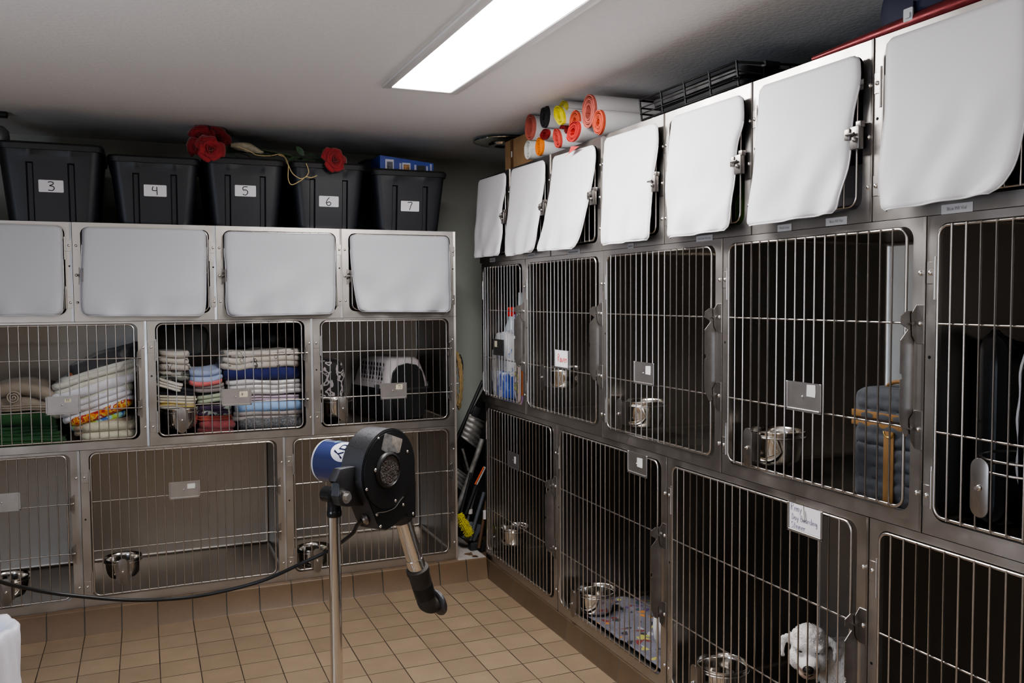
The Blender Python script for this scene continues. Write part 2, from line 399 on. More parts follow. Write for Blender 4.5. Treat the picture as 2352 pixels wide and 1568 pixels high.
# ------------------------------------------------------------------ cages
DEPTH = .70
_unit = {}
def cage(bank, u0, u1, z0, z1, label, latch='tall', fl=(.032, .036, .014, .036), hinge='L', card=None, tape=None, cross=(.335, .67), paper=None,
         strips=(), group=None, bars=True, cardmat=None):
    g = .0008; W, H = u1-u0, z1-z0
    if bank == 'L': t = thing('kennel_cage', label, 'cage', (u0, 0, z0), group=group or 'steel kennel cages of the back bank')
    else: t = thing('kennel_cage', label, 'cage', (0, -u0, z0), (0, 0, -PI/2), group=group or 'steel kennel cages of the right bank')
    t['group'] = group or ('steel kennel cages of the back bank' if bank == 'L' else 'steel kennel cages of the right bank')
    loc = (lambda p: (p.x-u0, p.z-z0)) if bank == 'L' else (lambda p: (-p.y-u0, p.z-z0))
    fL, fR, fT, fB = fl
    ox0, ox1, oz0, oz1 = fL, W-fR, fB, H-fT
    # liner
    bm = bmesh.new(); bmesh.ops.create_cube(bm, size=1)
    x0, x1, y0, y1, za, zb = .003, W-.003, .016, DEPTH, .018, H-.0015
    for v in bm.verts: v.co = Vector(((x0+x1)/2+v.co.x*(x1-x0), (y0+y1)/2+v.co.y*(y1-y0), (za+zb)/2+v.co.z*(zb-za)))
    bm.faces.ensure_lookup_table()
    fr = [f for f in bm.faces if f.calc_center_median().y < y0+1e-4]
    bmesh.ops.delete(bm, geom=fr, context='FACES')
    ed = [e for e in bm.edges if len(e.link_faces) == 2]
    bmesh.ops.bevel(bm, geom=ed, offset=.016, segments=3, affect='EDGES', profile=.5)
    MB().bm(bm).build('liner', STEEL_INL if bank == 'L' else STEEL_IN, t, smooth=50)
    # face frame
    inner = rrect(ox0, ox1, oz0, oz1, .032, 8)
    outer = []
    for ci, (cx, cz, X, Z) in enumerate(((ox0+.032, oz0+.032, g, g), (ox1-.032, oz0+.032, W-g, g), (ox1-.032, oz1-.032, W-g, H-g), (ox0+.032, oz1-.032, g, H-g))):
        a0 = (180, 270, 0, 90)[ci]
        for i in range(9):
            a = R(a0+90*i/8); c, s = math.cos(a), math.sin(a)
            if i == 4: outer.append((X, Z)); continue
            horiz = abs(c) > abs(s)
            if horiz: outer.append((X, cz+(X-cx)*s/c if abs(c) > 1e-6 else cz))
            else: outer.append((cx+(Z-cz)*c/s, Z))
    # keep outer points inside the rectangle
    outer = [(min(max(x, g), W-g), min(max(z, g), H-g)) for x, z in outer]
    n = len(inner); fm = MB()
    vs = [(x, 0, z) for x, z in outer]+[(x, 0, z) for x, z in inner]+[(x, .020, z) for x, z in inner]+[(x, .014, z) for x, z in outer]
    fs = []
    for i in range(n):
        j = (i+1) % n
        fs += [(i, j, n+j, n+i), (n+i, n+j, 2*n+j, 2*n+i), (3*n+i, 3*n+j, j, i)]
    fm.add(vs, fs)
    fm.add([(W-.011, 0, g), (W-g, -.0035, g), (W-g, 0, g), (W-.011, 0, H-g), (W-g, -.0035, H-g), (W-g, 0, H-g)], [(0, 1, 4, 3), (0, 2, 1), (3, 4, 5), (1, 2, 5, 4)])
    ff = fm.build('face_frame', STEEL, t, smooth=30)
    # door of round wire
    dL, dR = (.009, .016) if hinge == 'L' else (.016, .009)
    a0, a1, b0, b1 = ox0+dL, ox1-dR, oz0+.010, oz1-.006
    lp = [(x, -.004, z) for x, z in rrect(a0, a1, b0, b1, .026, 6)]
    door = MB().tube(lp, .0040, 8, closed=True).build('door', ROD, t, smooth=60)
    dw = a1-a0; nb = max(2, round(dw/.0388))
    gm = MB()
    for i in range(1, nb):
        x = a0+dw*i/nb
        gm.tube([(x, -.0095, b0-.003), (x, -.0095, b1+.003)], .0024, 6)
    gm.build('bar_grille', ROD, door, smooth=60)
    lx = a1 if hinge == 'L' else a0
    sg = 1 if hinge == 'L' else -1
    cz = [H*(1-q) for q in cross] if cross else []
    hx_ = a0 if hinge == 'L' else a1
    for z in cz:
        P = [(hx_, -.0035, z), (lx-sg*.02, -.0045, z), (lx+sg*.006, -.0065, z-.001), (lx+sg*.022, -.014, z)]
        MB().tube(P, .0029, 7).build('crossbar', ROD, door, smooth=60)
    # hinges + screws on the frame
    hxx = ox0 if hinge == 'L' else ox1
    ps = -1 if hinge == 'L' else 1
    fw = fL if hinge == 'L' else fR
    for z, up in ((H-fT-.115 if H > .5 else H-fT-.085, 1), (fB+.055, -1)):
        hm = MB().box(min(hxx, hxx+ps*fw*.92), max(hxx, hxx+ps*fw*.92), -.0022, 0, z-.026, z+.026, bev=.0006, seg=1)
        zc = z-up*.018
        hm.cyl((hxx-ps*.002, -.006, zc-.046), (hxx-ps*.002, -.006, zc+.046), .0046, 10)
        hm.cyl((hxx-ps*.002, -.006, zc+.046), (hxx-ps*.002, -.006, zc+.056), .0026, 8)
        hm.build('hinge', STEEL, t, smooth=40)
        _screw(ff, (hxx+ps*fw*.55, -.0022, z))
    lf = fR if hinge == 'L' else fL
    lxx = (W-lf*.45) if hinge == 'L' else lf*.45
    for z in (H-fT-.115 if H > .5 else H-fT-.085, fB+.055):
        _screw(ff, (lxx, 0, z))
    zz = H*.56
    MB().cyl((hxx+ps*fw*.55, -.0004, zz), (hxx+ps*fw*.55, .002, zz), .0042, 10).build('screw_hole', HOLE, ff)
    # latch hardware
    ex = (ox1-.006) if hinge == 'L' else (ox0+.006)
    if latch == 'tall' and len(cz) == 2:
        ex = ox1+.012
        zt, zb = cz[0]+.016, cz[1]-.014
        poly = [(-.034, zb), (-.006, zb), (-.006, zt+.014), (-.032, zt+.014), (-.050, zt+.002), (-.050, zt-.016), (-.026, zt-.030), (-.050, zt-.056), (-.050, (zt+zb)/2+.008), (-.044, (zt+zb)/2+.005), (-.044, (zt+zb)/2-.005), (-.050, (zt+zb)/2-.008), (-.050, zb+.035)]
        lm = MB().prism(poly, ex-.0012, ex+.0012, M=Matrix(((0, 0, 1, 0), (1, 0, 0, 0), (0, 1, 0, 0), (0, 0, 0, 1))))
        for z in cz:
            lm.prism([(-.003, z-.050), (-.003, z+.045), (-.020, z+.024), (-.016, z-.030)], ex+.003, ex+.0045, M=Matrix(((0, 0, 1, 0), (1, 0, 0, 0), (0, 1, 0, 0), (0, 0, 0, 1))))
            lm.box(ex+.003, W-.003, -.0035, -.0005, z-.05, z+.045, bev=.001, seg=1)
            lm.cyl((ex-.022, -.016, z), (ex+.008, -.020, z), .0035, 8)
            lm.ell((ex-.004, -.022, z-.014), .006, .006, .006, 10, 6)
        lo = lm.build('latch_plate', LATCH, t, smooth=0)
        for z in cz: _screw(lo, (W-.014, -.0035, z), 1.15)
    elif latch == 'thin' and len(cz) == 2:
        lm = MB()
        for z in cz:
            lm.prism([(ex-.004, z-.036), (ex+.018, z-.050), (ex+.020, z+.042), (ex+.004, z+.030)], .001, .0035, M=XZ)
            lm.box(ex+.001, ex+.004, -.036, -.001, z-.03, z+.03, bev=.001, seg=1)
            lm.cyl((ex-.012, -.014, z), (ex+.018, -.014, z), .0032, 8)
            lm.ell((ex+.014, -.012, z), .005, .005, .006, 10, 6)
        lm.box(ex, ex+.0025, -.034, -.028, cz[1]-.02, cz[0]+.02)
        lm.build('latch_bracket', LATCH, t, smooth=30)
    else:
        zc = H*.47; q = sg
        lm = MB()
        if bank == 'R':
            lm.box(ex-.010, ex+.022, -.030, -.012, zc-.030, zc+.030, bev=.003)
            lm.box(ex-.026, ex-.006, -.034, -.026, zc-.004, zc+.026, bev=.003)
            lm.box(ex+.006, ex+.024, -.026, -.010, zc+.026, zc+.042, bev=.002)
            lm.box(ex+.008, W-.004, -.0025, -.0005, zc-.045, zc+.04, bev=.001, seg=1)
            lm.cyl((ex-.016, -.036, zc+.01), (ex+.012, -.036, zc+.01), .0035, 8)
            lm.ell((ex+.012, -.034, zc-.006), .007, .006, .007, 10, 6)
        else:
            lm.box(ex-.003, ex+.0015, -.034, -.001, zc-.030, zc+.030, bev=.001, seg=1)
            lm.prism([(ex-q*.002, zc-.030), (ex+q*.018, zc-.044), (ex+q*.016, zc+.036), (ex, zc+.030)], .001, .0035, M=XZ)
            lm.cyl((ex-q*.020, -.022, zc), (ex+q*.018, -.022, zc), .0034, 8)
            lm.ell((ex+q*.012, -.014, zc-.004), .006, .006, .007, 10, 6)
        lo = lm.build('latch_clip', mat('dull_latch_steel', (.27, .25, .24), .40, 1, vary=.14, vscale=25), t, smooth=30)
        _screw(lo, (W-.014 if hinge == 'L' else .014, -.0022, zc), 1.1)
    # card holder
    if card:
        cx, czz = loc(at(card[0], card[1], 1 if bank == 'L' else 0, -.014 if bank == 'L' else -.014))
        cm = MB().box(cx-.070, cx+.070, -.0160, -.0145, czz-.041, czz+.041)
        for bx in ((cx-.071, cx-.064, czz-.041, czz+.041), (cx+.064, cx+.071, czz-.041, czz+.041), (cx-.071, cx+.071, czz-.043, czz-.035)):
            cm.box(bx[0], bx[1], -.0195, -.0150, bx[2], bx[3], bev=.001, seg=1)
        cm.ell((cx-.004, -.017, czz), .004, .003, .004, 10, 6)
        co = cm.build('card_holder', cardmat or CARDM, t, smooth=30)
        if tape:
            tx, tz, tw, th, txt, tm = tape
            k = MB().prism([(cx+tx-tw, czz+tz-th), (cx+tx+tw*.9, czz+tz-th*1.05), (cx+tx+tw, czz+tz-th*.3), (cx+tx+tw*.96, czz+tz+th), (cx+tx-tw*.95, czz+tz+th*.92)], .0164, .0168, M=XZ).build('tape_patch', tm, co, smooth=0)
            if txt:
                sb = MB(); strokes(sb, txt, th*1.1, cx+tx-tw*.5, czz+tz-th*.5, T(0, -.0172, 0) @ XZ, .0007); sb.build('handwriting', INK, co)
        if paper:
            k = MB().box(cx-.063, cx+.063, -.0172, -.0164, czz-.034, czz+.040).build('paper_card', PAPER, co, smooth=0)
            sb = MB()
            for (txt, hh, qx, qz, rr) in paper[0]:
                strokes(sb, txt, hh, cx+qx, czz+qz, T(0, -.0178, 0) @ XZ, rr)
            sb.build('handwriting', paper[1], co)
            if len(paper) > 2:
                MB().tube([(cx-.004, -.0185, czz+.046), (cx+.001, -.0190, czz+.002), (cx+.004, -.0190, czz-.003), (cx+.008, -.0190, czz+.001), (cx+.005, -.0190, czz+.028)], .0007, 5).build('paper_clip', LATCH, co)
    for (u, v, w, h, txt) in strips:
        sx, sz = loc(at(u, v, 1 if bank == 'L' else 0, -.001))
        so = MB().box(sx-w/2, sx+w/2, -.0016, -.0004, sz-h/2, sz+h/2).build('label_strip', mat('label_tape', (.56, .55, .56), .5), t, smooth=0)
        tb = MB()
        if txt: text_mb(tb, txt, min(h*.85, w*1.80/len(txt)), T(sx, -.0019, sz) @ XZ)
        else:
            for q in range(7): tb.box(sx-w*.4+q*w*.11, sx-w*.4+q*w*.11+w*.07, -.0019, -.0017, sz-h*.14, sz+h*.1)
        tb.build('printed_text', mat('label_print', (.16, .16, .17), .6), so, smooth=0)
    return t
_scr = []
def _screw(parent, p, s=1.0):
    if not _scr:
        o = MB().lathe([(.0001, -.0042), (.0030, -.0038), (.0054, -.0022), (.0062, 0), (.0062, .0006)], 12, M=RX(-90)).build('screw', SCREW, parent, smooth=60)
        o.location = p; o.scale = (s, s, s); _scr.append(o); return
    o = _scr[0].copy(); col.objects.link(o); o.parent = parent; o.location = p; o.scale = (s, s, s)

LG = (.034, .030, .022, .034)
LM = (.036, .040, .010, .036)
def PT(**k): return k
ZL = (LB, .8505, 1.4445, 1.9005)
ZR = (RB, .967, 1.733, 2.1972)
GREYT = mat('grey_tape_scrap', (.62, .62, .60), .7)
# --- back bank, top row (hinged right, latched left, white covers)
for a, b, l in ((-2.645, -2.022, 'top-row kennel cage cut by the left edge of the photo, behind a white cover'),
                (-2.022, -1.400, 'top-row kennel cage under the black tote numbered 4, white cover over its door'),
                (-1.400, -.788, 'top-row kennel cage under the totes numbered 5 and 6, white cover over its door'),
                (-.788, -.175, 'top-row kennel cage under the tote numbered 7, at the end of the back bank')):
    cage('L', a, b, ZL[2], ZL[3], l, latch='clip', fl=LG, hinge='R', cross=(.5,))
cage('L', -2.49, -1.718, ZL[1], ZL[2], 'middle-row kennel cage packed with green cloths and a leaning stack of white towels', 'thin', LM, card=(145, 930), cross=(.29, .685),
     tape=(.020, .020, .014, .008, 'T7', TAPE))
cage('L', -1.718, -.943, ZL[1], ZL[2], 'middle-row kennel cage holding three columns of folded blankets with a navy one', 'thin', LM, card=(543, 911), cross=(.29, .685),
     tape=(.034, .012, .020, .014, 'N', TAPE))
cage('L', -.943, -.175, ZL[1], ZL[2], 'middle-row kennel cage with the grey pet carrier inside', 'thin', LM, card=(904, 897), cross=(.29, .685),
     tape=(.030, .020, .018, .013, '75', TAPE))
BF = (.036, .040, .012, .040)
cage('L', -2.95, -2.018, ZL[0], ZL[1], 'empty bottom-row kennel cage at the left edge above the white bin liner', 'thin', BF, card=(6, 1154), cross=(.33, .645))
cage('L', -2.018, -1.090, ZL[0], ZL[1], 'wide empty bottom-row kennel cage with a steel bowl, left of the dryer stand', 'thin', BF, card=(424, 1124), cross=(.33, .645),
     tape=(.030, .016, .018, .012, None, GREYT))
cage('L', -1.090, -.175, ZL[0], ZL[1], 'bottom-row kennel cage directly behind the dryer, at the end of the bank', 'thin', BF, cross=(.33, .645))
# --- right bank
TR = (.026, .036, .030, .036)
tops = [(-.085, .351), (.351, .829), (.829, 1.312), (1.312, 1.775), (1.775, 2.261), (2.261, 2.741), (2.741, 3.36)]
tl = ('first top-row cage of the right bank, beside the corner, narrow white cover', 'second top-row cage of the right bank, below the cardboard box',
      'top-row cage showing bare door bars beside its white cover, below the red tongue', 'top-row cage with a white cover, below the roll ends and left of the wire basket',
      'top-row cage below the black wire basket, white cover and green item peeking out', 'top-row cage with purple box inside and labels Fluid Lines and Blue Pill Vial',
      'largest top-row cage under the red roll, at the right edge, labelled Blue Pill Vial')
st = {0: [(1131, 597, .075, .022, None)], 1: [(1221, 586, .085, .020, None)], 2: [(1318, 578, .115, .020, None)], 3: [(1449, 565, .042, .020, None)],
      4: [(1618, 547, .092, .019, 'Fecal Cups / Pee Cups')], 5: [(1802, 523, .060, .020, 'Fluid Lines'), (1921, 508, .078, .021, 'Blue Pill Vial')], 6: [(2198, 478, .084, .022, 'Blue Pill Vial')]}
for i, (a, b) in enumerate(tops):
    cage('R', a, b, ZR[2], ZR[3], tl[i], latch='clip', fl=TR, cross=(.5,), strips=st.get(i, ()))
RM = (.028, .040, .020, .040)
DARKC = mat('dark_card_holder', (.05, .05, .05), .5, .3)
RED = mat('red_marker', (.55, .03, .03), .6)
PENCIL = mat('violet_pen', (.32, .28, .42), .6)
cage('R', -.06, .540, ZR[1], ZR[2], 'middle-row cage in the corner stuffed with bags and boxes, black card holder', 'tall', RM, card=(1146, 797), cardmat=DARKC, tape=(-.038, .016, .018, .016, None, TAPE))
cage('R', .540, 1.325, ZR[1], ZR[2], 'middle-row cage with the white name card reading Raven', 'tall', RM, card=(1291, 825), paper=([('Raven', .034, -.036, -.012, .0011)], RED))
cage('R', 1.325, 2.118, ZR[1], ZR[2], 'empty middle-row cage with a bare scratched card holder and a steel bowl', 'tall', RM, card=(1480, 857), tape=(.030, .014, .018, .016, None, GREYT))
cage('R', 2.118, 2.912, ZR[1], ZR[2], 'middle-row cage with the blue quilted bag inside', 'tall', RM, card=(1847, 911), tape=(.030, .020, .018, .017, None, GREYT))
cage('R', 2.912, 3.70, ZR[1], ZR[2], 'middle-row cage at the right edge with black tubs inside', 'tall', RM)
RBF = (.030, .042, .022, .040)
cage('R', -.02, .890, ZR[0], ZR[1], 'bottom-row cage in the corner with a steel bowl and dark card holder', 'tall', RBF, card=(1180, 1057), cardmat=mat('dull_card_holder', (.16, .15, .15), .5, .6), tape=(.022, .006, .012, .018, None, GREYT))
cage('R', .890, 1.799, ZR[0], ZR[1], 'bottom-row cage with a printed grey blanket on its floor', 'tall', RBF, card=(1465, 1065), tape=(.018, .008, .020, .018, None, GREYT))
cage('R', 1.799, 2.747, ZR[0], ZR[1], 'bottom-row cage housing the white dog, with a handwritten card', 'tall', RBF, card=(1850, 1195),
     paper=([('Remy', .020, -.056, .020, .0006), ('Day Boarding', .0165, -.052, -.006, .0006), ('Steiner', .0175, -.054, -.030, .0006)], PENCIL, 1))
cage('R', 2.747, 3.60, ZR[0], ZR[1], 'empty dark bottom-row cage at the lower right edge of the photo', 'tall', RBF)

# ------------------------------------------------------------------ white door covers, hung over the top-row doors
def cover(bank, left, right, label, off=.022, swing=.02, seed=0, group=None, name='door_cover'):
    ax = 1 if bank == 'L' else 0
    pos = lambda p: at(p[0], p[1], ax, -off-.006)
    NR, NC = 40, 30
    def resamp(pts):
        P = spline([pos(p) for p in pts], 120)
        d = [0]
        for i in range(1, len(P)): d.append(d[-1]+(P[i]-P[i-1]).length)
        out = []; k = 0
        for i in range(NR+1):
            s = d[-1]*i/NR
            while k < len(d)-2 and d[k+1] < s: k += 1
            f = (s-d[k])/max(d[k+1]-d[k], 1e-9); out.append(P[k].lerp(P[k+1], f))
        return out
    A, B = resamp(left), resamp(right)
    h = (A[0]-A[-1]).length; w = (A[0]-B[0]).length
    org = (A[0]+B[0])/2
    nrm = Vector((0, -1, 0)) if bank == 'L' else Vector((-1, 0, 0))
    t = thing(name, label, 'door cover', org, group=group or 'white cloth covers hung over the top-row cage doors')
    rows = []; rr = .022
    for i in range(NR+1):
        q = i/NR; z = q*h
        ins = 0
        if z < rr: ins = rr-math.sqrt(max(0, rr*rr-(rr-z)**2))
        if h-z < rr: ins = rr-math.sqrt(max(0, rr*rr-(rr-(h-z))**2))
        a, b = A[i], B[i]; dr = (b-a).normalized(); a2, b2 = a+dr*ins*.8, b-dr*ins*.8
        row = []
        for j in range(NC+1):
            s = j/NC; p = a2.lerp(b2, s)
            ed = min(s, 1-s)*w; edz = min(z, h-z)
            puff = .003*min(1, ed/.03)*min(1, edz/.03) if q < .2 else .003*min(1, ed/.03)
            loose = max(0, (q-.2)/.8)
            wr = loose*(.008*noise.noise(Vector((s*w*9+seed*5, q*2.2, seed)))+.0075*math.sin(s*w*38+seed+q*2)*max(0, (q-.72)/.28))
            wr += loose*.015*noise.noise(Vector((s*3.3+q*3+seed, q*1.7-s*2, seed*2.1)))
            o = puff+swing*loose*loose+wr-.007*(1-min(1, ed/.012))
            row.append(p+nrm*max(-.005, o)-org)
        rows.append(row)
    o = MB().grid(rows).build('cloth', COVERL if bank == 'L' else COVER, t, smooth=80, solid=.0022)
    # stitched hem along the sides and the bottom
    hem = [rows[i][0] for i in range(8, NR+1)]+[rows[NR][j] for j in range(1, NC)]+[rows[i][NC] for i in range(NR, 7, -1)]
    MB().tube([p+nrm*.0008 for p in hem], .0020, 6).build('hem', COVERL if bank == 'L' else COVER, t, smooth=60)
    return t
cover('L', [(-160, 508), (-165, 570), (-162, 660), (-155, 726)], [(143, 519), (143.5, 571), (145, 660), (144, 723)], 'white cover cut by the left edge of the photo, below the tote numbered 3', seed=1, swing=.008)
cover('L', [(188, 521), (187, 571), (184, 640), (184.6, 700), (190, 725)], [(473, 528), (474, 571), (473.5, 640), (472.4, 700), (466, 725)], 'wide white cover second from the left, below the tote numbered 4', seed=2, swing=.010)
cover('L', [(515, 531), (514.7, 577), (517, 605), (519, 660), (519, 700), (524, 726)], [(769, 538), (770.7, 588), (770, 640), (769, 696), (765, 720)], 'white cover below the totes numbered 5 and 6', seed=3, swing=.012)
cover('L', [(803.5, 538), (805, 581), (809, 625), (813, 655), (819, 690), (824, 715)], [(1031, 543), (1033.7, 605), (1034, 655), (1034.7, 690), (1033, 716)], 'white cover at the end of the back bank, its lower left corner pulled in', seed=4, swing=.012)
cover('R', [(1098, 415), (1096, 441), (1093.5, 500), (1093.2, 550), (1095, 592)], [(1160, 396), (1160, 427), (1152, 483), (1155, 553), (1156, 586)], 'narrow white cover in the corner, first of the right bank', seed=5)
cover('R', [(1173, 390), (1170.6, 432), (1167, 480), (1165.6, 540), (1171, 589)], [(1249, 367), (1249.8, 402), (1241, 480), (1236, 540), (1229, 578)], 'second white cover of the right bank, below the cardboard box', seed=6)
cover('R', [(1268, 361), (1265, 405), (1258, 470), (1250, 530), (1247, 577)], [(1364, 332), (1365.6, 371), (1352, 455), (1343, 515), (1328, 571)], 'third white cover of the right bank, swung left so that door bars show', seed=7, swing=.03)
cover('R', [(1386, 320), (1384, 376), (1382.5, 450), (1383, 517), (1388, 564)], [(1508, 281), (1510, 328), (1502, 390), (1497, 460), (1495, 550)], 'white cover directly left of the one below the wire basket', seed=8)
cover('R', [(1541, 269), (1534, 340), (1530, 400), (1529, 460), (1537, 548)], [(1704, 216), (1706, 276), (1691, 337), (1686, 422), (1684, 528)], 'white cover below the black wire basket', seed=9)
cover('R', [(1742, 200), (1738, 268), (1733, 350), (1731, 384), (1724, 521)], [(1972, 124), (1973.6, 184), (1957, 268), (1949, 384), (1940, 488)], 'large white cover above the labels Fluid Lines and Blue Pill Vial', seed=10)
cover('R', [(2032, 92), (2031, 180), (2030, 268), (2026, 400), (2036, 487)], [(2358, -20), (2360, 100), (2354, 288), (2340, 380), (2306, 442)], 'largest white cover, at the right edge below the red roll', seed=11, swing=.025)

# ------------------------------------------------------------------ bowls clamped to the doors
def bowl(bank, u, v, label, r=.080, h=.098, dx=.0):
    p = at(u, v, 1 if bank == 'L' else 0, -.014)
    t = thing('feeding_bowl', label, 'bowl', (p.x, 0, p.z) if bank == 'L' else (0, p.y, p.z), (0, 0, 0) if bank == 'L' else (0, 0, -PI/2), 'steel bowls clamped to the cage doors')
    cy = r+.018; z0 = -h*.55
    k = r/.08
    prof = [(.0005, 0), (.045*k, .0), (.060*k, .005), (.070*k, .022), (.0755*k, .05), (.077*k, h*.80), (.081*k, h*.83), (.081*k, h*.87), (.078*k, h*.89), (.080*k, h*.985), (.084*k, h), (.0835*k, h+.002), (.078*k, h*.99),
            (.074*k, h*.85), (.072*k, .05), (.066*k, .024), (.055*k, .008), (.0005, .004)]
    MB().lathe(prof, 40, M=T(dx, cy, z0)).build('bowl_shell', BOWLM, t, smooth=50)
    ring = [(dx+(.0835*k)*math.cos(a), cy+(.0835*k)*math.sin(a), z0+h*.85) for a in [2*PI*i/40 for i in range(40)]]
    MB().tube(ring, .003, 8, closed=True).build('clamp_ring', ROD, t, smooth=60)
    MB().prism(rrect(-.021, .021, -.062, .062, .0209, 8), .0125, .0145, M=XZ, bev=.0005).build('clamp_plate', LATCH, t, smooth=30)
    MB().cyl((0, -.012, 0), (0, -.026, 0), .0035, 8).ell((0, -.017, 0), .006, .003, .006, 10, 6).build('clamp_bolt', SCREW, t)
    MB().prism(rrect(-.030, .030, -.045, .045, .004, 3), -.012, -.009, M=XZ).build('back_plate', LATCH, t, smooth=30)
    return t
bowl('L', 418, 965, 'steel bowl in front of the folded sheets in the middle row', .086, .105)
bowl('L', 788, 938, 'steel bowl beside the floral bag and pet carrier', .080, .095, dx=-.012)
bowl('L', 282, 1313, 'steel bowl in the wide empty bottom cage left of the dryer', .082, .095)
bowl('L', 729, 1287, 'steel bowl behind the dryer stand pole', .082, .095)
bowl('L', 14, 1360, 'steel bowl at the left edge above the cord', .082, .095)
bowl('R', 1246, 866, 'steel bowl under the Raven card', .078, .100)
bowl('R', 1422, 950, 'steel bowl below the scratched card holder', .082, .105)
bowl('R', 1717, 1028, 'steel bowl beside the blue quilted bag', .082, .108)
bowl('R', 1136, 1232, 'steel bowl in the bottom corner cage of the right bank', .080, .100)
bowl('R', 1315, 1385, 'steel bowl on the printed grey blanket', .086, .105)
bowl('R', 1594, 1566, 'steel bowl at the bottom edge, in the cage with the white dog', .086, .105)
# empty clamp ring in the right-hand cage
p = px(2249, 1120, -.014)
t = thing('bowl_holder', 'empty steel ring bowl holder with oval plate, at the right edge', 'bowl holder', (0, p.y, p.z), (0, 0, -PI/2))
for zz in (.032, .060):
    MB().tube([(.105*math.cos(a)+.03, .115+.1*math.sin(a), zz) for a in [2*PI*i/44 for i in range(44)]], .0032, 8, closed=True).build('ring', ROD, t, smooth=60)
MB().prism(rrect(-.023, .023, -.067, .067, .0229, 8), .0125, .0145, M=XZ, bev=.0005).build('clamp_plate', LATCH, t, smooth=30)
MB().cyl((0, -.012, 0), (0, -.026, 0), .004, 8).ell((0, -.017, 0), .007, .003, .007, 10, 6).build('clamp_bolt', SCREW, t)
# ------------------------------------------------------------------ black totes on the back bank
def tote(xc, w, ztop, yf, num, label, lz, lx=0.0):
    z0 = ZL[3]+.0015; H = ztop-z0; D = .56
    t = thing('storage_tote', label, 'storage tote', (xc, yf, z0), group='numbered black storage totes')
    def ringp(hw, y0, y1, groove, z):
        r = .045; P = []
        P += [(-hw, y1-r), (-hw, y0+r)]
        for a in (200, 225, 250): P.append((-hw+r+r*math.cos(R(a)), y0+r+r*math.sin(R(a))))
        P += [(-hw+r, y0)]
        g = groove
        for (x, d) in ((-.098, 0), (-.092, g), (-.074, g), (-.068, 0), (.068, 0), (.074, g), (.092, g), (.098, 0)):
            P.append((x, y0+d))
        P += [(hw-r, y0)]
        for a in (290, 315, 340): P.append((hw-r+r*math.cos(R(a)), y0+r+r*math.sin(R(a))))
        P += [(hw, y0+r), (hw, y1-r), (hw-r, y1), (-hw+r, y1)]
        return [(x, y, z) for x, y in P]
    wt, wb = w/2-.016, w/2-.046
    rows = []
    for q, g in ((0, .014), (.4, .014), (.80, .014), (.815, 0), (.90, 0), (.93, -.004), (1.0, -.004)):
        hw = wb+(wt-wb)*q
        rows.append(ringp(hw, .034*(1-q), D-.03+.03*q, g, (H-.030)*q))
    m = MB().grid(rows, wrap=True)
    m.add(rows[0], [tuple(range(len(rows[0])-1, -1, -1))])
    m.build('tub', PLAS, t, smooth=35)
    lm = MB()
    lid = []
    for e, z in ((-.004, H-.034), (.008, H-.034), (.012, H-.012), (.006, H-.002), (-.020, H), (-.032, H-.010)):
        lid.append([(x, y, z) for x, y in rrect(-wt-e, wt+e, -e-.003, D+e, .05, 6)])
    lm.grid(lid, wrap=True); lm.add(lid[-1], [tuple(range(len(lid[-1])))])
    lm.build('lid', PLASD, t, smooth=40)
    q = (lz-z0)/(H-.03); sl = math.degrees(math.atan2(.034, H-.03))
    Mx = T(lx, .034*(1-q)-.0012, lz-z0) @ RX(sl)
    lb = MB().prism(rrect(-.050, .050, -.027, .027, .004, 3), 0, .0006, M=Mx @ XZ).build('number_label', mat('label_paper', (.66, .65, .68), .6), t, smooth=0)
    sb = MB(); strokes(sb, num, .040, -.014, -.020, Mx @ T(0, -.0009, 0) @ XZ, .0019); sb.build('handwritten_number', INK, lb)
    return t
tote(-2.098, .448, 2.250, -.030, '3', 'black tote with a label reading 3, tallest, at the left', 2.057)
tote(-1.664, .422, 2.222, .015, '4', 'black tote with a label reading 4, left of the rose blooms', 2.060)
tote(-1.252, .408, 2.238, .022, '5', 'black tote with a label reading 5, under the rose bouquet', 2.077)
tote(-.842, .404, 2.238, .022, '6', 'black tote with a label reading 6, under the single rose', 2.041)
tote(-.412, .425, 2.222, .022, '7', 'black tote with a label reading 7, under the blue box', 2.032)

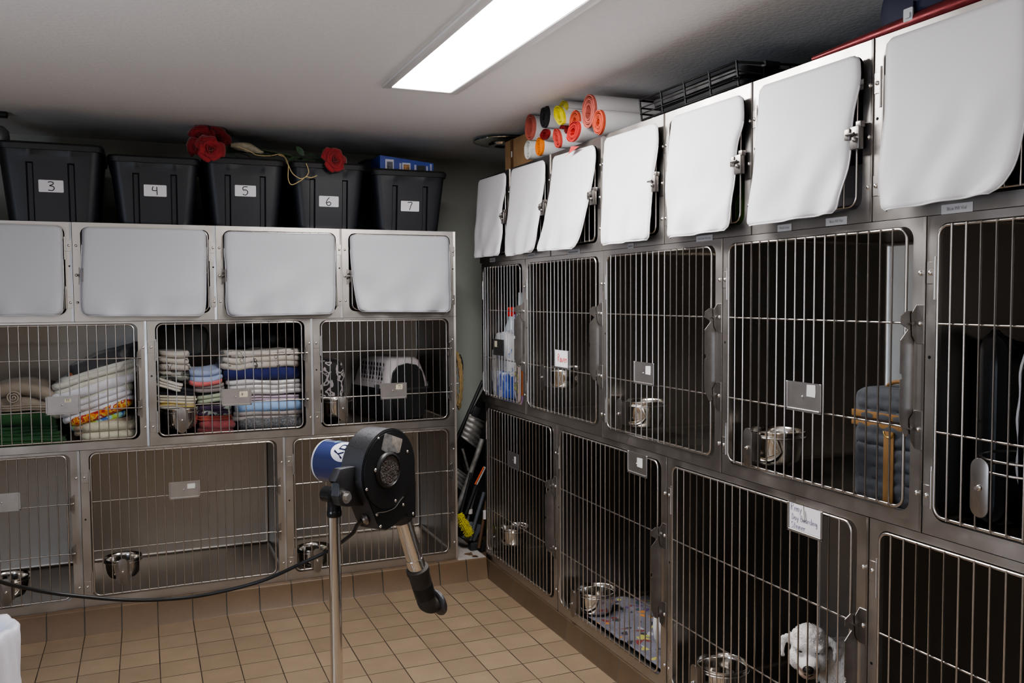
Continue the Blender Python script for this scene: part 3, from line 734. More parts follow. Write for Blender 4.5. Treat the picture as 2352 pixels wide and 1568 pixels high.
# ------------------------------------------------------------------ fabric roses
ROSE = mat('red_rose_fabric', (.27, .011, .015), .75, sheen=.3, vary=.35, vscale=30)
LEAFM = mat('dark_leaf_fabric', (.045, .085, .045), .6, vary=.3, vscale=40)
STEMM = mat('green_stem', (.05, .075, .03), .6)
RAFFIA = mat('raffia_twine', (.55, .42, .20), .8, vary=.2, vscale=90)
RAFW = mat('pale_raffia_wrap', (.34, .30, .22), .8, bump=.4, bscale=120, vary=.2, vscale=50)
def bloom(parent, c, r, face, seed):
    rg = random.Random(seed); m = MB()
    face = Vector(face).normalized(); Q = face.to_track_quat('Z', 'Y').to_matrix().to_4x4()
    n = 15
    for k in range(n):
        q = k/(n-1); ang = k*2.4+rg.random()*.5
        lean = R(8+q*72); ln = r*(.55+.55*q); wd = r*(.55+.62*q)
        base = r*.05+r*.10*q
        rows = []
        for i in range(7):
            s = i/6; row = []
            for j in range(9):
                f = (j/8-.5)*2
                ww = wd*math.sin(min(1, s*1.25+.12)*PI*.5)*(1-.18*max(0, s-.75)/.25)*.5
                curl = R(95+30*(1-q))*f*.5
                rr_ = base+ln*s*math.sin(lean*min(1, .4+s*.75))+(.14*r*(s**3) if q > .35 else -.05*r*s)
                zz = ln*s*math.cos(lean*min(1, .35+s*.7))-.12*r*max(0, s-.8)/.2*q
                x = rr_-abs(f)**2*ww*.35*(1-q*.4); y = f*ww*1.25
                wav = .05*r*noise.noise(Vector((f*2+k, s*3, seed)))
                row.append((x*math.cos(ang)-y*math.sin(ang), x*math.sin(ang)+y*math.cos(ang), zz*(.9)+wav-r*.25))
            rows.append(row)
        m.grid(rows, M=T(*c) @ Q)
    return m.build('bloom', ROSE, parent, smooth=70, solid=.0012)
def leaf_patch(m, base, d, up, L, W, bend=.3):
    d = Vector(d).normalized(); s = d.cross(Vector(up)).normalized(); u = s.cross(d)
    rows = []
    for i in range(8):
        q = i/7; ww = W*math.sin(PI*min(1, q*.96+.03))**.8*.5
        c = Vector(base)+d*(L*q)-u*(bend*L*q*q)
        rows.append([c-s*ww+u*ww*.25, c, c+s*ww+u*ww*.25])
    m.grid(rows)
yr = .10
bo = py(480, 345, yr)
t = thing('rose_bouquet', 'bunch of red fabric roses tied with raffia on the totes numbered 4 and 5', 'artificial flowers', bo)
def rel(u, v, y): return py(u, v, y)-bo
for k, (u, v, y, r, fc) in enumerate(((463, 312, .14, .052, (-.25, -1, .35)), (505, 318, .16, .052, (.45, -1, .25)), (446, 337, .10, .040, (-.8, -.8, -.1)), (484, 342, -.002, .054, (.1, -1, .05)))):
    bloom(t, rel(u, v, y), r, fc, 3+k)
sm = MB()
for k in range(6):
    a = rel(500+k*3, 335+k*3, .13+.01*k); b = rel(575+k*6, 340+k*2.2, .15+.006*k); c = rel(680+k*4, 358+k*1.8, .15)
    sm.tube(spline([a, b, c], 14), .0035, 6)
sm.build('stem_bundle', STEMM, t)
rows = []
pth = spline([rel(530, 334, .12), rel(570, 339, .12), rel(605, 352, .12)], 16)
for i, p in enumerate(pth):
    q = i/16; rr_ = .010+.012*math.sin(PI*min(1, q*1.1))
    rows.append([p+Vector((0, math.cos(a)*rr_, math.sin(a)*rr_*(1+.15*math.sin(a*5+q*9)))) for a in [2*PI*j/14 for j in range(14)]])
MB().grid(rows, wrap=True).build('raffia_wrap', RAFW, t, smooth=60)
tw = MB()
for pts in (((545, 336), (575, 348), (590, 356), (620, 358)), ((600, 358), (625, 357), (640, 354), (652, 358), (661, 376), (672, 398), (690, 410), (703, 405), (709, 393), (703, 375)),
            ((640, 356), (655, 362), (662, 380), (662, 410), (670, 424), (690, 415), (703, 406), (715, 408), (728, 403))):
    P = [rel(u, v, .075 if v < 364 else -.004-.0006*(i % 3)) for i, (u, v) in enumerate(pts)]
    tw.tube(spline(P, len(P)*6), .0022, 6)
tw.build('twine', RAFFIA, t)
lf = MB()
for (u, v, d) in ((520, 352, (1, -.4, -.1)), (545, 352, (1, .2, .05)), (600, 352, (1, -.2, 0))):
    leaf_patch(lf, rel(u, v, .09), d, (0, -.3, 1), .07, .035)
lf.build('leaf', LEAFM, t, smooth=60)
bo = py(770, 368, .06)
t = thing('single_rose', 'single red fabric rose with dark leaves, lying on the tote numbered 6', 'artificial flower', bo)
bloom(t, rel(770, 368, -.004), .054, (.35, -1, .05), 21)
MB().tube(spline([rel(758, 368, .08), rel(720, 366, .10), rel(680, 360, .12)], 12), .0035, 8).build('stem', STEMM, t)
for k, (u, v, d, L) in enumerate(((752, 366, (-1, -.5, -.25), .09), (735, 362, (-1, -.2, .3), .08), (715, 366, (-1, -.6, -.35), .085), (698, 358, (-.6, -.1, .8), .06), (742, 360, (.2, -.1, 1), .045), (690, 362, (-1, -.5, -.1), .07))):
    lm = MB(); leaf_patch(lm, rel(u, v, .085), d, (0, -.6, 1) if abs(d[2]) < .6 else (0, -1, 0), L, L*.52); lm.build('leaf', LEAFM, t, smooth=60)

# ------------------------------------------------------------------ blue box + dark bag on tote 7
p0, p1 = py(873, 380, .10), py(996, 388, .10)
BX = mat('blue_printed_carton', (.035, .065, .30), .45, vary=.2, vscale=12)
t = thing('product_box', 'blue printed carton with small product pictures, lying on the tote numbered 7', 'box', (p0.x, .10, 2.2225))
Wb = p1.x-p0.x
MB().prism([(0, 0), (Wb, 0), (Wb, .052), (0, .080)], -.24, 0, M=XZ, bev=.001).build('carton', BX, t, smooth=0)
WHT = mat('print_white', (.55, .55, .62), .6)
for k, (x, h, c) in enumerate(((.17, .060, (.10, .10, .12)), (.48, .046, (.30, .16, .06)), (.76, .036, (.03, .04, .03)))):
    pm = MB().box(Wb*x-.022, Wb*x+.024, -.0012, -.0004, .004, h).build('picture', WHT if k < 2 else mat('print_dark', (.03, .04, .04), .6), t, smooth=0)
    MB().box(Wb*x-.014, Wb*x+.018, -.0018, -.0013, .010, h*.8).build('printed_photo', mat('print_photo_%d' % k, c, .6, vary=.8, vscale=60), pm, smooth=0)
tm = MB()
for x in (.355, .375, .635, .655, .86, .875): tm.box(Wb*x, Wb*x+.004, -.0012, -.0005, .008, .05-.018*x)
for i in range(6): tm.box(Wb*.93, Wb*.93+.010, -.0012, -.0005, .006+i*.007, .011+i*.007)
tm.build('printed_text', WHT, t, smooth=0)
c = py(858, 385, .30)
def puff(m, c, rx, ry, rz, e=.5, nu=36, nv=22, amp=.01, fs=8, seed=0, flat=None):
    rows = []
    sg = lambda w, q: math.copysign(abs(w)**q, w)
    for i in range(nv+1):
        a = -PI/2+PI*i/nv; row = []
        for j in range(nu):
            b = 2*PI*j/nu
            p = Vector((rx*sg(math.cos(a), e)*sg(math.cos(b), e), ry*sg(math.cos(a), e)*sg(math.sin(b), e), rz*sg(math.sin(a), e)))
            n_ = p.normalized(); p += n_*amp*(nz(p, fs, seed)+.5*nz(p, fs*2.3, seed+3))
            if flat is not None: p.z = max(p.z, flat)
            row.append(p+Vector(c))
        rows.append(row)
    return m.grid(rows, wrap=True)
NAVYD = mat('dark_navy_fabric', (.012, .013, .024), .85, bump=.3, bscale=200)
t = thing('cloth_bundle', 'dark folded cloth bundle behind the blue carton on the tote numbered 7', 'cloth', (c.x+.14, .38, 2.2235))
puff(MB(), (0, 0, .045), .215, .09, .052, .6, amp=.012, seed=4, flat=-.045).build('cloth', NAVYD, t, smooth=80)

# ------------------------------------------------------------------ device under the ceiling at the left edge
p = py(-18, 225, .18)
t = thing('ceiling_camera', 'dark round device hanging below the ceiling at the left edge', 'camera', (p.x, p.y, CEIL-.001))
MB().box(-.05, .058, -.03, .03, -.022, 0, bev=.006).build('bracket', PLASD, t)
MB().cyl((-.01, 0, -.02), (-.01, 0, -.07), .010).build('arm', PLASD, t)
MB().lathe([(.001, -.06), (.045, -.066), (.062, -.085), (.066, -.115), (.064, -.135)], 28).build('housing', mat('grey_housing', (.16, .16, .17), .35, .3), t)
MB().lathe([(.063, -.134), (.055, -.155), (.035, -.175), (.001, -.184)], 28).build('dome', mat('dark_dome', (.01, .01, .012), .1), t)

# ------------------------------------------------------------------ right bank: things on top
ZT = ZR[3]+.001
CARD = mat('brown_cardboard', (.33, .20, .10), .85, vary=.15, vscale=14, bump=.1, bscale=80)
t = thing('cardboard_box', 'brown cardboard box on top of the right bank, behind the paper rolls', 'box', (.055, -.155, ZT))
MB().box(0, .34, -.40, 0, 0, .168, bev=.003, seg=1).build('carton', CARD, t, smooth=0)
MB().box(-.0012, .001, -.115, -.078, .0, .168).build('tape_strip', mat('brown_tape', (.17, .085, .04), .35), t, smooth=0)
MB().box(-.0022, -.0010, -.100, -.090, .075, .105).build('sticker', PAPER, t, smooth=0)
p = at(1122, 334, 2, ZT+.180)
t = thing('metal_disc', 'round stepped metal lid resting on the cardboard box, jutting out under the ceiling', 'lid', (.105, -.03, ZT+.168))
MB().lathe([(.001, .008), (.05, .008), (.055, .001), (.085, .001), (.092, .012), (.150, .016), (.170, .022), (.172, .026), (.168, .028), (.150, .022), (.09, .018), (.08, .008), (.06, .008), (.054, .014), (.001, .014)], 56).build('lid', BOWLM, t, smooth=40)

# rolled posters: white back, coloured face
WP = mat('white_roll_backing', (.74, .72, .72), .6, vary=.03, vscale=6)
def roll(u, vt, vb, color, label, turns=4.5, sq=1.0, rotd=0, L=.66, x0=-.03, core=.30, tail=0, edge=None, ls=1.0):
    a, b = px(u, vt, x0), px(u, vb, x0); rad = abs(a.z-b.z)/2
    t = thing('paper_roll', label, 'roll', (x0, (a.y+b.y)/2, max((a.z+b.z)/2, ZT+rad*.98)), group='rolled banners on top of the right bank')
    mc = mat('roll_'+label.replace(' ', '_')[:40], color, .55, vary=.12, vscale=40)
    turns *= 1.5; n = int(turns*26); pts = []
    for i in range(n+1):
        q = i/n; ph = q*turns*2*PI; r = rad*(core+(1-core)*q)*(1+.03*math.sin(ph*1.3+u))
        pts.append(Vector((0, math.cos(ph)*r, math.sin(ph)*r)))
    if tail:
        d = (pts[-1]-pts[-2]).normalized()
        for k in range(1, 4): pts.append(pts[-1]+Vector((0, d.y*tail/3, d.z*tail/3-.004*k)))
    Rm = Matrix.Rotation(R(rotd), 3, 'X')
    out = []
    for p in pts:
        p = Vector((0, p.y*sq, p.z*ls)); out.append(Rm @ p)
    th = rad*(1-core)/turns*.50
    A, B = [], []
    for i, p in enumerate(out):
        q = out[min(i+1, len(out)-1)]-out[max(i-1, 0)]; nn = Vector((0, q.z, -q.y)).normalized()
        A.append(p+nn*th*.5); B.append(p-nn*th*.5)
    lim = len(out)-36-(3 if tail else 0)
    m = MB()
    rough = [.0025*noise.noise(Vector((i*.35, u, 0))) for i in range(len(out))]
    vs = []
    for i in range(len(out)):
        vs += [A[i]+Vector((rough[i], 0, 0)), B[i]+Vector((rough[i], 0, 0)), A[i]+Vector((L, 0, 0)), B[i]+Vector((L, 0, 0)), A[i]+Vector((.012, 0, 0)), B[i]+Vector((.012, 0, 0))]
    fo, fi, fe = [], [], []
    for i in range(len(out)-1):
        o, p = i*6, (i+1)*6
        fe += [(o, p, p+1, o+1), (o+2, o+3, p+3, p+2)]
        (fo if i >= lim else fi).append((o+4, o+2, p+2, p+4))
        fi += [(o+5, p+5, p+3, o+3), (o, o+4, p+4, p), (o+1, p+1, p+5, o+5)]
    e = len(out)*6-6; fe.append((0, 1, 5, 4)); fi += [(4, 5, 3, 2)]; fi += [(e, e+4, e+5, e+1)]; fo += [(e+4, e+2, e+3, e+5)]
    m.add(vs, fo, 0); m.add(vs, fi, 1); m.add(vs, fe, 1)
    return m.build('sheet', [WP, mc], t, smooth=50)
SAL, ORD, REDC, DKR = (.56, .15, .115), (.62, .10, .05), (.60, .045, .04), (.27, .02, .022)
roll(1351, 217, 296, SAL, 'fattest salmon roll at the top right of the pile', 5, .80, core=.40)
roll(1373, 255, 313, ORD, 'orange red roll in front of the fattest roll, at the right end of the pile', 4.5, .9)
roll(1319, 253, 304, ORD, 'orange red roll in the middle of the pile, left of the fattest roll', 3.5, 1.0, rotd=12, core=.35)
roll(1291, 231, 272, (.62, .56, .10), 'dull yellow roll at the very top, behind the bright yellow one', 3, 1.0, core=.4)
roll(1283, 240, 291, (.80, .70, .015), 'bright yellow squashed roll at the top of the pile', 4.5, .72, rotd=-48, ls=1.25, core=.30, x0=-.05)
roll(1249, 241, 295, (.035, .035, .04), 'black roll between the yellow and the left salmon rolls', 5, .85, core=.28)
roll(1216, 263, 322, SAL, 'loose salmon roll at the far left of the pile', 3.5, .9, core=.62)
roll(1249, 296, 321, DKR, 'small flattened dark red roll under the black roll', 2.5, 2.0, core=.4)
roll(1293, 284, 312, DKR, 'dark red roll squeezed in the middle under the yellow one', 3, 1.6, core=.3, x0=.0)
roll(1278, 294, 340, (.58, .075, .06), 'slanting red roll at the bottom of the pile, right of the orange one', 4, .72, rotd=-35, ls=1.15, core=.36)
roll(1315, 298, 343, REDC, 'bright red roll at the bottom right with a tongue hanging over a cover', 4, 1.45, rotd=-12, core=.35, tail=.0, x0=-.055)
roll(1237, 315, 358, (.78, .22, .02), 'orange roll at the bottom, beside the white one', 4.5, .95, core=.36)
roll(1212, 323, 367, (.66, .66, .63), 'white roll at the lower left end of the pile', 5, .95, core=.22)
tg = thing('banner_tongue', 'loose red paper tongue hanging from the bottom right roll over a white cover', 'paper', px(1312, 338, -.05))
q = [px(*e, -.052)-tg.location for e in ((1330, 336), (1312, 336), (1306, 352), (1298, 360), (1300, 357), (1318, 345))]
MB().add([q[0], q[1], q[2], q[3], q[4], q[5]], [(0, 1, 5), (1, 2, 5), (2, 3, 4), (2, 4, 5)]).build('paper', mat('tongue_red', (.55, .06, .06), .6), tg, smooth=0, solid=.001)

# wire basket with a black tray in it
WIRE = mat('black_coated_wire', (.006, .006, .0065), .5, spec=.25)
a, b = px(1470, 274, -.002), px(1692, 199, -.002); bl = a.y-b.y
t = thing('wire_basket', 'black wire basket holding a black tray, on top of the right bank', 'wire basket', (.0, a.y, ZT))
h, dp = .078, .52
m = MB()
lean = -.0
def wl(*pts): m.tube([Vector(p) for p in pts], .0032, 6)
for z in (.006, h): m.tube([(-.004 if z > .05 else .006, 0, z), (-.004 if z > .05 else .006, -bl, z), (dp, -bl, z+.03 if z > .05 else z), (dp, 0, z)], .0042, 6, closed=True)
for z in (.028, .050): m.tube([(0, 0, z), (0, -bl, z), (dp, -bl, z)], .0026, 6); wl((0, 0, z), (dp, 0, z))
for i in range(5):
    y = -bl*i/4; m.tube([(.006, y, .004), (-.004, y, h+.005)], .0042, 6)
for i in range(1, 6):
    x = dp*i/5; wl((x, 0, .005), (x, 0, h)); wl((x, -bl, .005), (x, -bl, h+.03*i/5))
for i in range(1, 14): wl((.006, -bl*i/14, .005), (dp, -bl*i/14, .005))
m.build('wire_frame', WIRE, t, smooth=60)
MB().box(.10, .16, -bl-.012, -bl+.012, h-.006, h+.014, bev=.004).build('grip', PLASD, t)
MB().tube([(-.008, -bl+.01, .028), (-.014, -bl-.004, .022), (-.006, -bl-.02, .016), (0, -bl-.012, .030), (-.008, -bl+.01, .028)], .0022, 6).build('clip', WIRE, t)
t = thing('plastic_tray', 'flat black plastic tray lying in the wire basket', 'tray', (.02, a.y-.05, ZT+.009))
tr = MB(); prof = []
for (e, z) in ((0, 0), (-.012, .034), (-.016, .060), (-.026, .060), (-.022, .034), (.012, .006)):
    prof.append([(x, y, z+.010*(-y)/.6) for x, y in rrect(.03+e, .44-e, -bl+.09+e, .0-e, .04, 6)])
tr.grid(prof, wrap=True); tr.add(prof[0], [tuple(range(len(prof[0])-1, -1, -1))]); tr.add(prof[-1], [tuple(range(len(prof[-1])))])
tr.build('tray', PLASD, t, smooth=40)

# red foil roll, navy bag, bits at the right end
t = thing('foil_roll', 'long shiny red foil roll lying along the top edge of the right bank', 'roll', (.055, -2.46, ZT+.023))
m = MB(); N_ = 44; rows = []
for i in range(N_+1):
    q = i/N_; y = -1.3*q; rad = .008+.0145*min(1, q*3)
    rows.append([Vector((-.030*q+rad*math.cos(f), y, rad*math.sin(f)*(1+.06*nz((q*14, f, 0), 1)))) for f in [2*PI*j/16 for j in range(16)]])
m.grid(rows, wrap=True); m.add(rows[0], [tuple(range(16))])
m.build('foil', mat('red_foil', (.17, .022, .027), .36, .6, bump=.35, bscale=22, rvar=.1, vscale=30), t, smooth=70)
NAVY = mat('navy_nylon', (.010, .014, .040), .7, bump=.4, bscale=300, bdist=.001)
p = px(2115, 10, .10)
a = px(2054, 15, .14)
t = thing('nylon_bag', 'navy nylon bag with a grey buckle, cut by the top edge of the photo', 'bag', (.155, a.y-.165, ZT))
puff(MB(), (0, 0, .085), .11, .165, .085, .55, amp=.014, seed=8, flat=-.084).build('bag_body', NAVY, t, smooth=80)
bk = px(2086, 36, .02)
k = MB().prism(rrect(-.014, .014, -.016, .016, .003, 3), 0, .004, M=RZ(-90) @ XZ)
k.prism(rrect(-.008, .008, -.009, .004, .002, 2), .004, .007, M=RZ(-90) @ XZ)
ko = k.build('buckle', mat('grey_buckle', (.42, .44, .46), .4), t); ko.location = px(2088, 34, .030)-Vector(t.location); ko.location.z += .0
q = px(2088, 34, .033)-Vector(t.location)
MB().box(q.x, q.x+.02, q.y-.012, q.y+.012, .0, .07).build('strap', NAVY, t)
t = thing('cardboard_flap', 'flat piece of cardboard with a white edge under the navy bag', 'cardboard', (.075, -2.80, ZT))
MB().box(0, .02, -.45, -.02, 0, .052).build('board', CARD, t, smooth=0)
MB().box(-.0015, 0, -.45, -.12, .030, .052).build('white_edge', PAPER, t, smooth=0)

# ------------------------------------------------------------------ leash on the side of the back bank
p = at(1052, 905, 0, -.150)
t = thing('wall_hook', 'bent wire hook on the side of the back bank, holding the leash', 'hook', (-.1742, .06, 1.075))
MB().tube(spline([(0, 0, 0), (.02, -.004, 0), (.036, -.006, .001), (.044, -.006, .010)], 12), .0028, 8).build('rod', ROD, t)
MB().box(0, .003, -.015, .015, -.02, .02, bev=.001).build('plate', LATCH, t)
ROPE = pmat('gold_black_braid', [(0, (.012, .011, .010)), (.52, (.45, .30, .11))], 70, 'waves', .8, (1, 1, 1.0), distort=1.5)
t = thing('dog_leash', 'gold and black braided leash looped over the hook beside the corner gap', 'leash', (-.160, .06, 1.08))
m = MB()
for k in range(3):
    P = [(.006+.010*k, -.006+.010*k, .17-.012*k), (.018+.006*k, -.016, .08), (.024+.004*k, -.016, -.03), (.014+.004*k, -.014+.006*k, -.12-.012*k), (.004+.004*k, .006, -.10), (.006, .02, .0), (.010, .016, .10), (.006+.010*k, -.006+.010*k, .17-.012*k)]
    sp = spline(P, 60); m.tube(sp, [.0075+.0022*math.sin(i*1.9) for i in range(len(sp))], 8)
m.build('braided_cord', ROPE, t, smooth=60)
MB().tube(spline([(.030, .020, .15), (.044, .02, .11), (.044, .02, .06), (.032, .02, .03)], 14), .009, 8).build('black_handle', RUBBER, t, smooth=60)
# ------------------------------------------------------------------ folded cloths inside the cages
def folded(label, L, Rr, thick, m, layers=2, yf=.09, d=.34, group=None, name='folded_towel', cat='towel', amp=.004, seed=None, roundx=.5, sag=0.0, wob=.006, lab2=None):
    seed = seed if seed is not None else len(bpy.data.objects) % 97
    a, b = py(L[0], L[1], yf), py(Rr[0], Rr[1], yf)
    c = (a+b)/2; w = (b-a).length; tl = math.atan2(b.z-a.z, b.x-a.x)
    h = abs(py(L[0], L[1], yf).z-py(L[0], L[1]+thick, yf).z)
    t = thing(name, label, cat, (c.x, yf, c.z), (0, -tl, 0), group)
    lay = h/layers; rg = random.Random(seed)
    rows = []; rings = []
    prm = []
    K = 5
    for k in range(layers):
        jx, jy = (rg.random()-.5)*lay*.6, (rg.random()-.5)*lay*.5
        for i in range(K+1):
            a_ = -82+164*i/K; s, cc = math.sin(R(a_)), math.cos(R(a_))
            rings.append((lay*.5*(1-cc)*1.0, -h/2+lay*(k+.5)+lay*.5*s, jx, jy))
    def per(ins, z, jx, jy):
        hw = w/2-ins*roundx; r = min(.035, d*.2, hw*.45)
        P = []
        base = rrect(-hw, hw, ins, d-ins, r, 4)
        # subdivide the long edges
        n = len(base)
        for i in range(n):
            p, q = base[i], base[(i+1) % n]
            P.append(p); ln = math.hypot(q[0]-p[0], q[1]-p[1]); k = int(ln/.018)
            for j in range(1, min(k, 22)):
                f = j/min(k, 22); P.append((p[0]+(q[0]-p[0])*f, p[1]+(q[1]-p[1])*f))
        return [Vector((x+jx, y+jy, z)) for x, y in P]
    base = per(0, 0, 0, 0); cnt = len(base)
    def resamp(P):
        if len(P) == cnt: return P
        D = [0]
        for i in range(len(P)): D.append(D[-1]+(P[(i+1) % len(P)]-P[i]).length)
        out = []; k = 0
        for i in range(cnt):
            s = D[-1]*i/cnt
            while D[k+1] < s: k += 1
            f = (s-D[k])/max(D[k+1]-D[k], 1e-9); out.append(P[k].lerp(P[(k+1) % len(P)], f))
        return out
    def dist(p):
        q = p.copy()
        q += Vector((nz(p, 14, seed), nz(p, 14, seed+5), nz(p, 11, seed+9)))*amp + Vector((0, 0, 1))*wob*nz((p.x*1.0, p.y*.6, p.z*.2), 7, seed+2)
        q.z -= sag*((p.x/(w/2))**2)*h
        return q
    for (ins, z, jx, jy) in rings: rows.append(resamp(per(ins, z, jx, jy)))
    def capr(row, up):
        c0 = sum(row, Vector())/len(row); out = []
        for f in (.8, .5, .2): out.append([c0.lerp(p, f)+Vector((0, 0, (.10 if up else -.02)*lay*(1-f))) for p in row])
        return out
    allr = list(reversed(capr(rows[0], False)))+rows+capr(rows[-1], True)
    allr = [[dist(p) for p in r] for r in allr]
    mb = MB().grid(allr, wrap=True)
    mb.add(allr[0], [tuple(range(cnt-1, -1, -1))]); mb.add(allr[-1], [tuple(range(cnt))])
    mb.build('cloth', m, t, smooth=75)
    return t
TER = lambda n, c, r=.95: mat('terry_'+n, c, r, bump=.7, bscale=230, bdist=.004, sheen=.4, vary=.08, vscale=30)
COT = lambda n, c: mat('cotton_'+n, c, .9, bump=.25, bscale=60, bdist=.004, sheen=.15, vary=.10, vscale=14)
G1 = 'leaning stack of towels in the left middle cage'
folded('cream terry towel at the very bottom of the leaning white stack', (188, 995), (316, 985), 44, TER('cream', (.62, .58, .44)), 2, .07, .36, G1)
folded('tan towel second from the bottom of the leaning stack', (165, 993), (305, 968), 26, TER('tan', (.42, .31, .21)), 2, .085, .34, G1)
folded('lime and aqua printed towel in the leaning stack', (163, 985), (292, 946), 22, pmat('lime_aqua_print', [(0, (.08, .16, .50)), (.40, (.30, .58, .62)), (.50, (.48, .68, .10)), (.62, (.35, .62, .66))], 22, 'noise'), 1, .082, .33, G1)
folded('orange and red printed towel in the leaning stack', (157, 976), (304, 922), 22, pmat('flame_print', [(0, (.45, .03, .03)), (.42, (.72, .22, .02)), (.52, (.70, .52, .10)), (.58, (.50, .05, .04)), (.68, (.75, .70, .72))], 30, 'noise'), 1, .068, .33, G1)
folded('puffy white towel just above the orange printed one', (138, 958), (302, 900), 42, TER('white', (.74, .72, .76)), 3, .075, .36, G1, amp=.007)
folded('ivory ribbed towel in the middle of the leaning stack', (116, 950), (314, 882), 34, mat('ribbed_ivory', (.60, .60, .48), .95, bump=.9, bscale=30, aniso=(4, .3, .3), bdist=.004, vary=.1, vscale=60), 1, .085, .35, G1)
folded('smooth white towel in the upper half of the leaning stack', (115, 922), (317, 860), 26, TER('white', (.74, .72, .76)), 1, .075, .37, G1)
folded('off-white towel directly under the grey printed cloth of the leaning stack', (122, 900), (322, 838), 30, TER('offwhite', (.66, .64, .56)), 2, .08, .36, G1)
folded('thin pale towel near the top of the leaning stack', (132, 880), (320, 826), 14, TER('pale', (.62, .61, .55)), 1, .085, .36, G1)
GREYP = pmat('grey_character_print', [(0, (.050, .050, .055)), (.60, (.085, .085, .09)), (.70, (.18, .17, .17))], 14, 'noise')
tq = folded('dark grey cloth with an orange patch, heaped on the leaning white stack', (148, 864), (316, 804), 40, GREYP, 1, .11, .30, G1, cat='cloth', amp=.012, sag=.12)
k = MB(); k.ell((-.110, .012, -.012), .050, .016, .026, 20, 10); k.build('orange_patch', pmat('orange_patch', [(0, (.32, .09, .05)), (.5, (.34, .19, .08)), (.62, (.05, .05, .05))], 30, 'noise'), tq, smooth=80)
BEI = COT('beige', (.30, .25, .20)); GRN = COT('green', (.028, .095, .032))
# beige blanket on green ones
folded('flat beige blanket under the rolled beige one, left middle cage', (-36, 941), (112, 936), 16, BEI, 3, .08, .38, cat='blanket', name='folded_blanket')
t = folded('beige blanket rolled on the green cloths, left middle cage', (-36, 908), (120, 912), 66, BEI, 2, .09, .38, cat='blanket', name='folded_blanket', sag=.25, amp=.008)
sp = [Vector((-.02+.030*(1-i/40)*math.cos(i*.45), -.012, -.005+.030*(1-i/40)*math.sin(i*.45))) for i in range(40)]
MB().tube(sp, .004, 6).build('rolled_edge', mat('rolled_edge_beige', (.38, .33, .27), .9), t, smooth=60)
for k, (v, th, dx) in enumerate(((1016, 14, 0), (1003, 14, 8), (989, 16, -6))):
    folded(('lowest', 'second lowest', 'third lowest')[k]+' dark green folded cloth of the pile in the left middle cage', (-36+dx, v+0), (150-k*9, v-2), th, GRN, 2, .06+.02*k, .36, 'dark green folded cloths', cat='cloth', name='folded_cloth')
folded('top dark green cloth of the pile, draped under the beige blankets', (-36, 964), (132, 962), 36, GRN, 1, .07, .38, 'dark green folded cloths', cat='cloth', name='folded_cloth', sag=.3)

# centre cage: three columns
GA, GB_, GC = 'left column of cloths in the centre middle cage', 'middle column of cloths in the centre middle cage', 'right column of blankets in the centre middle cage'
def q2(x, y): return (340+x/5.408, 720+y/5.408)
PATB = pmat('beige_print', [(0, (.50, .46, .41)), (.62, (.10, .09, .085)), (.66, (.52, .48, .43))], 24, 'noise')
CAMO = pmat('grey_camo', [(0, (.50, .48, .44)), (.45, (.16, .16, .14)), (.56, (.03, .03, .03)), (.68, (.28, .29, .25))], 18, 'noise')
folded('dark brown cloth at the bottom behind the steel bowl', q2(110, 1420), q2(590, 1410), 72, COT('brown', (.035, .022, .018)), 2, .20, .28, GA, cat='cloth', name='folded_cloth')
folded('white cotton cloth right above the bowl rim', q2(130, 1200), q2(600, 1165), 13, COT('white', (.56, .53, .47)), 2, .09, .30, GA, cat='cloth', name='folded_cloth')
folded('mustard yellow folded cloth above the bowl', q2(105, 1115), q2(600, 1140), 13, COT('mustard', (.50, .38, .14)), 2, .09, .30, GA, cat='cloth', name='folded_cloth')
folded('cream sheet under the black cloth in the left column', q2(100, 1050), q2(600, 1075), 18, COT('cream', (.58, .53, .43)), 3, .088, .30, GA, cat='cloth', name='folded_cloth')
folded('black folded cloth in the left column', q2(95, 945), q2(600, 1010), 20, COT('black', (.012, .013, .020)), 3, .095, .30, GA, cat='cloth', name='folded_cloth')
folded('white cloth slanting down over the black one', q2(95, 850), q2(420, 930), 20, COT('white', (.56, .53, .47)), 3, .075, .25, GA, cat='cloth', name='folded_cloth')
folded('grey camouflage cloth in the left column', q2(95, 770), q2(530, 770), 26, CAMO, 2, .10, .28, GA, cat='cloth', name='folded_cloth', amp=.008)
folded('pale printed cloth of three thick folds atop the left column', q2(105, 590), q2(500, 590), 44, PATB, 3, .085, .30, GA, cat='cloth', name='folded_cloth', amp=.007)
folded('dark red folded mat at the bottom of the middle column', q2(590, 1480), q2(1060, 1480), 15, COT('darkred', (.15, .03, .035)), 1, .08, .30, GB_, cat='cloth', name='folded_cloth')
folded('rose pink folded blanket low in the middle column', q2(595, 1380), q2(1060, 1375), 24, TER('rose', (.40, .095, .10)), 1, .08, .30, GB_, cat='blanket', name='folded_blanket')
folded('coral sheet of many thin folds in the middle column', q2(605, 1298), q2(1055, 1298), 10, COT('coral', (.52, .12, .09)), 3, .088, .28, GB_, cat='cloth', name='folded_cloth', amp=.002)
folded('purple floral cloth in the middle column', q2(600, 1225), q2(1060, 1195), 24, pmat('purple_floral', [(0, (.055, .03, .07)), (.56, (.38, .44, .38)), (.66, (.06, .035, .08))], 22, 'noise'), 2, .095, .28, GB_, cat='cloth', name='folded_cloth')
folded('pale green cloth in the middle column', q2(590, 1070), q2(1000, 1035), 20, COT('palegreen', (.36, .40, .29)), 2, .10, .28, GB_, cat='cloth', name='folded_cloth', sag=.1)
folded('grey net bag edge beneath the coral pink strip', q2(570, 950), q2(960, 930), 17, COT('net', (.24, .21, .20)), 2, .095, .26, GB_, cat='cloth', name='folded_cloth', sag=-.3)
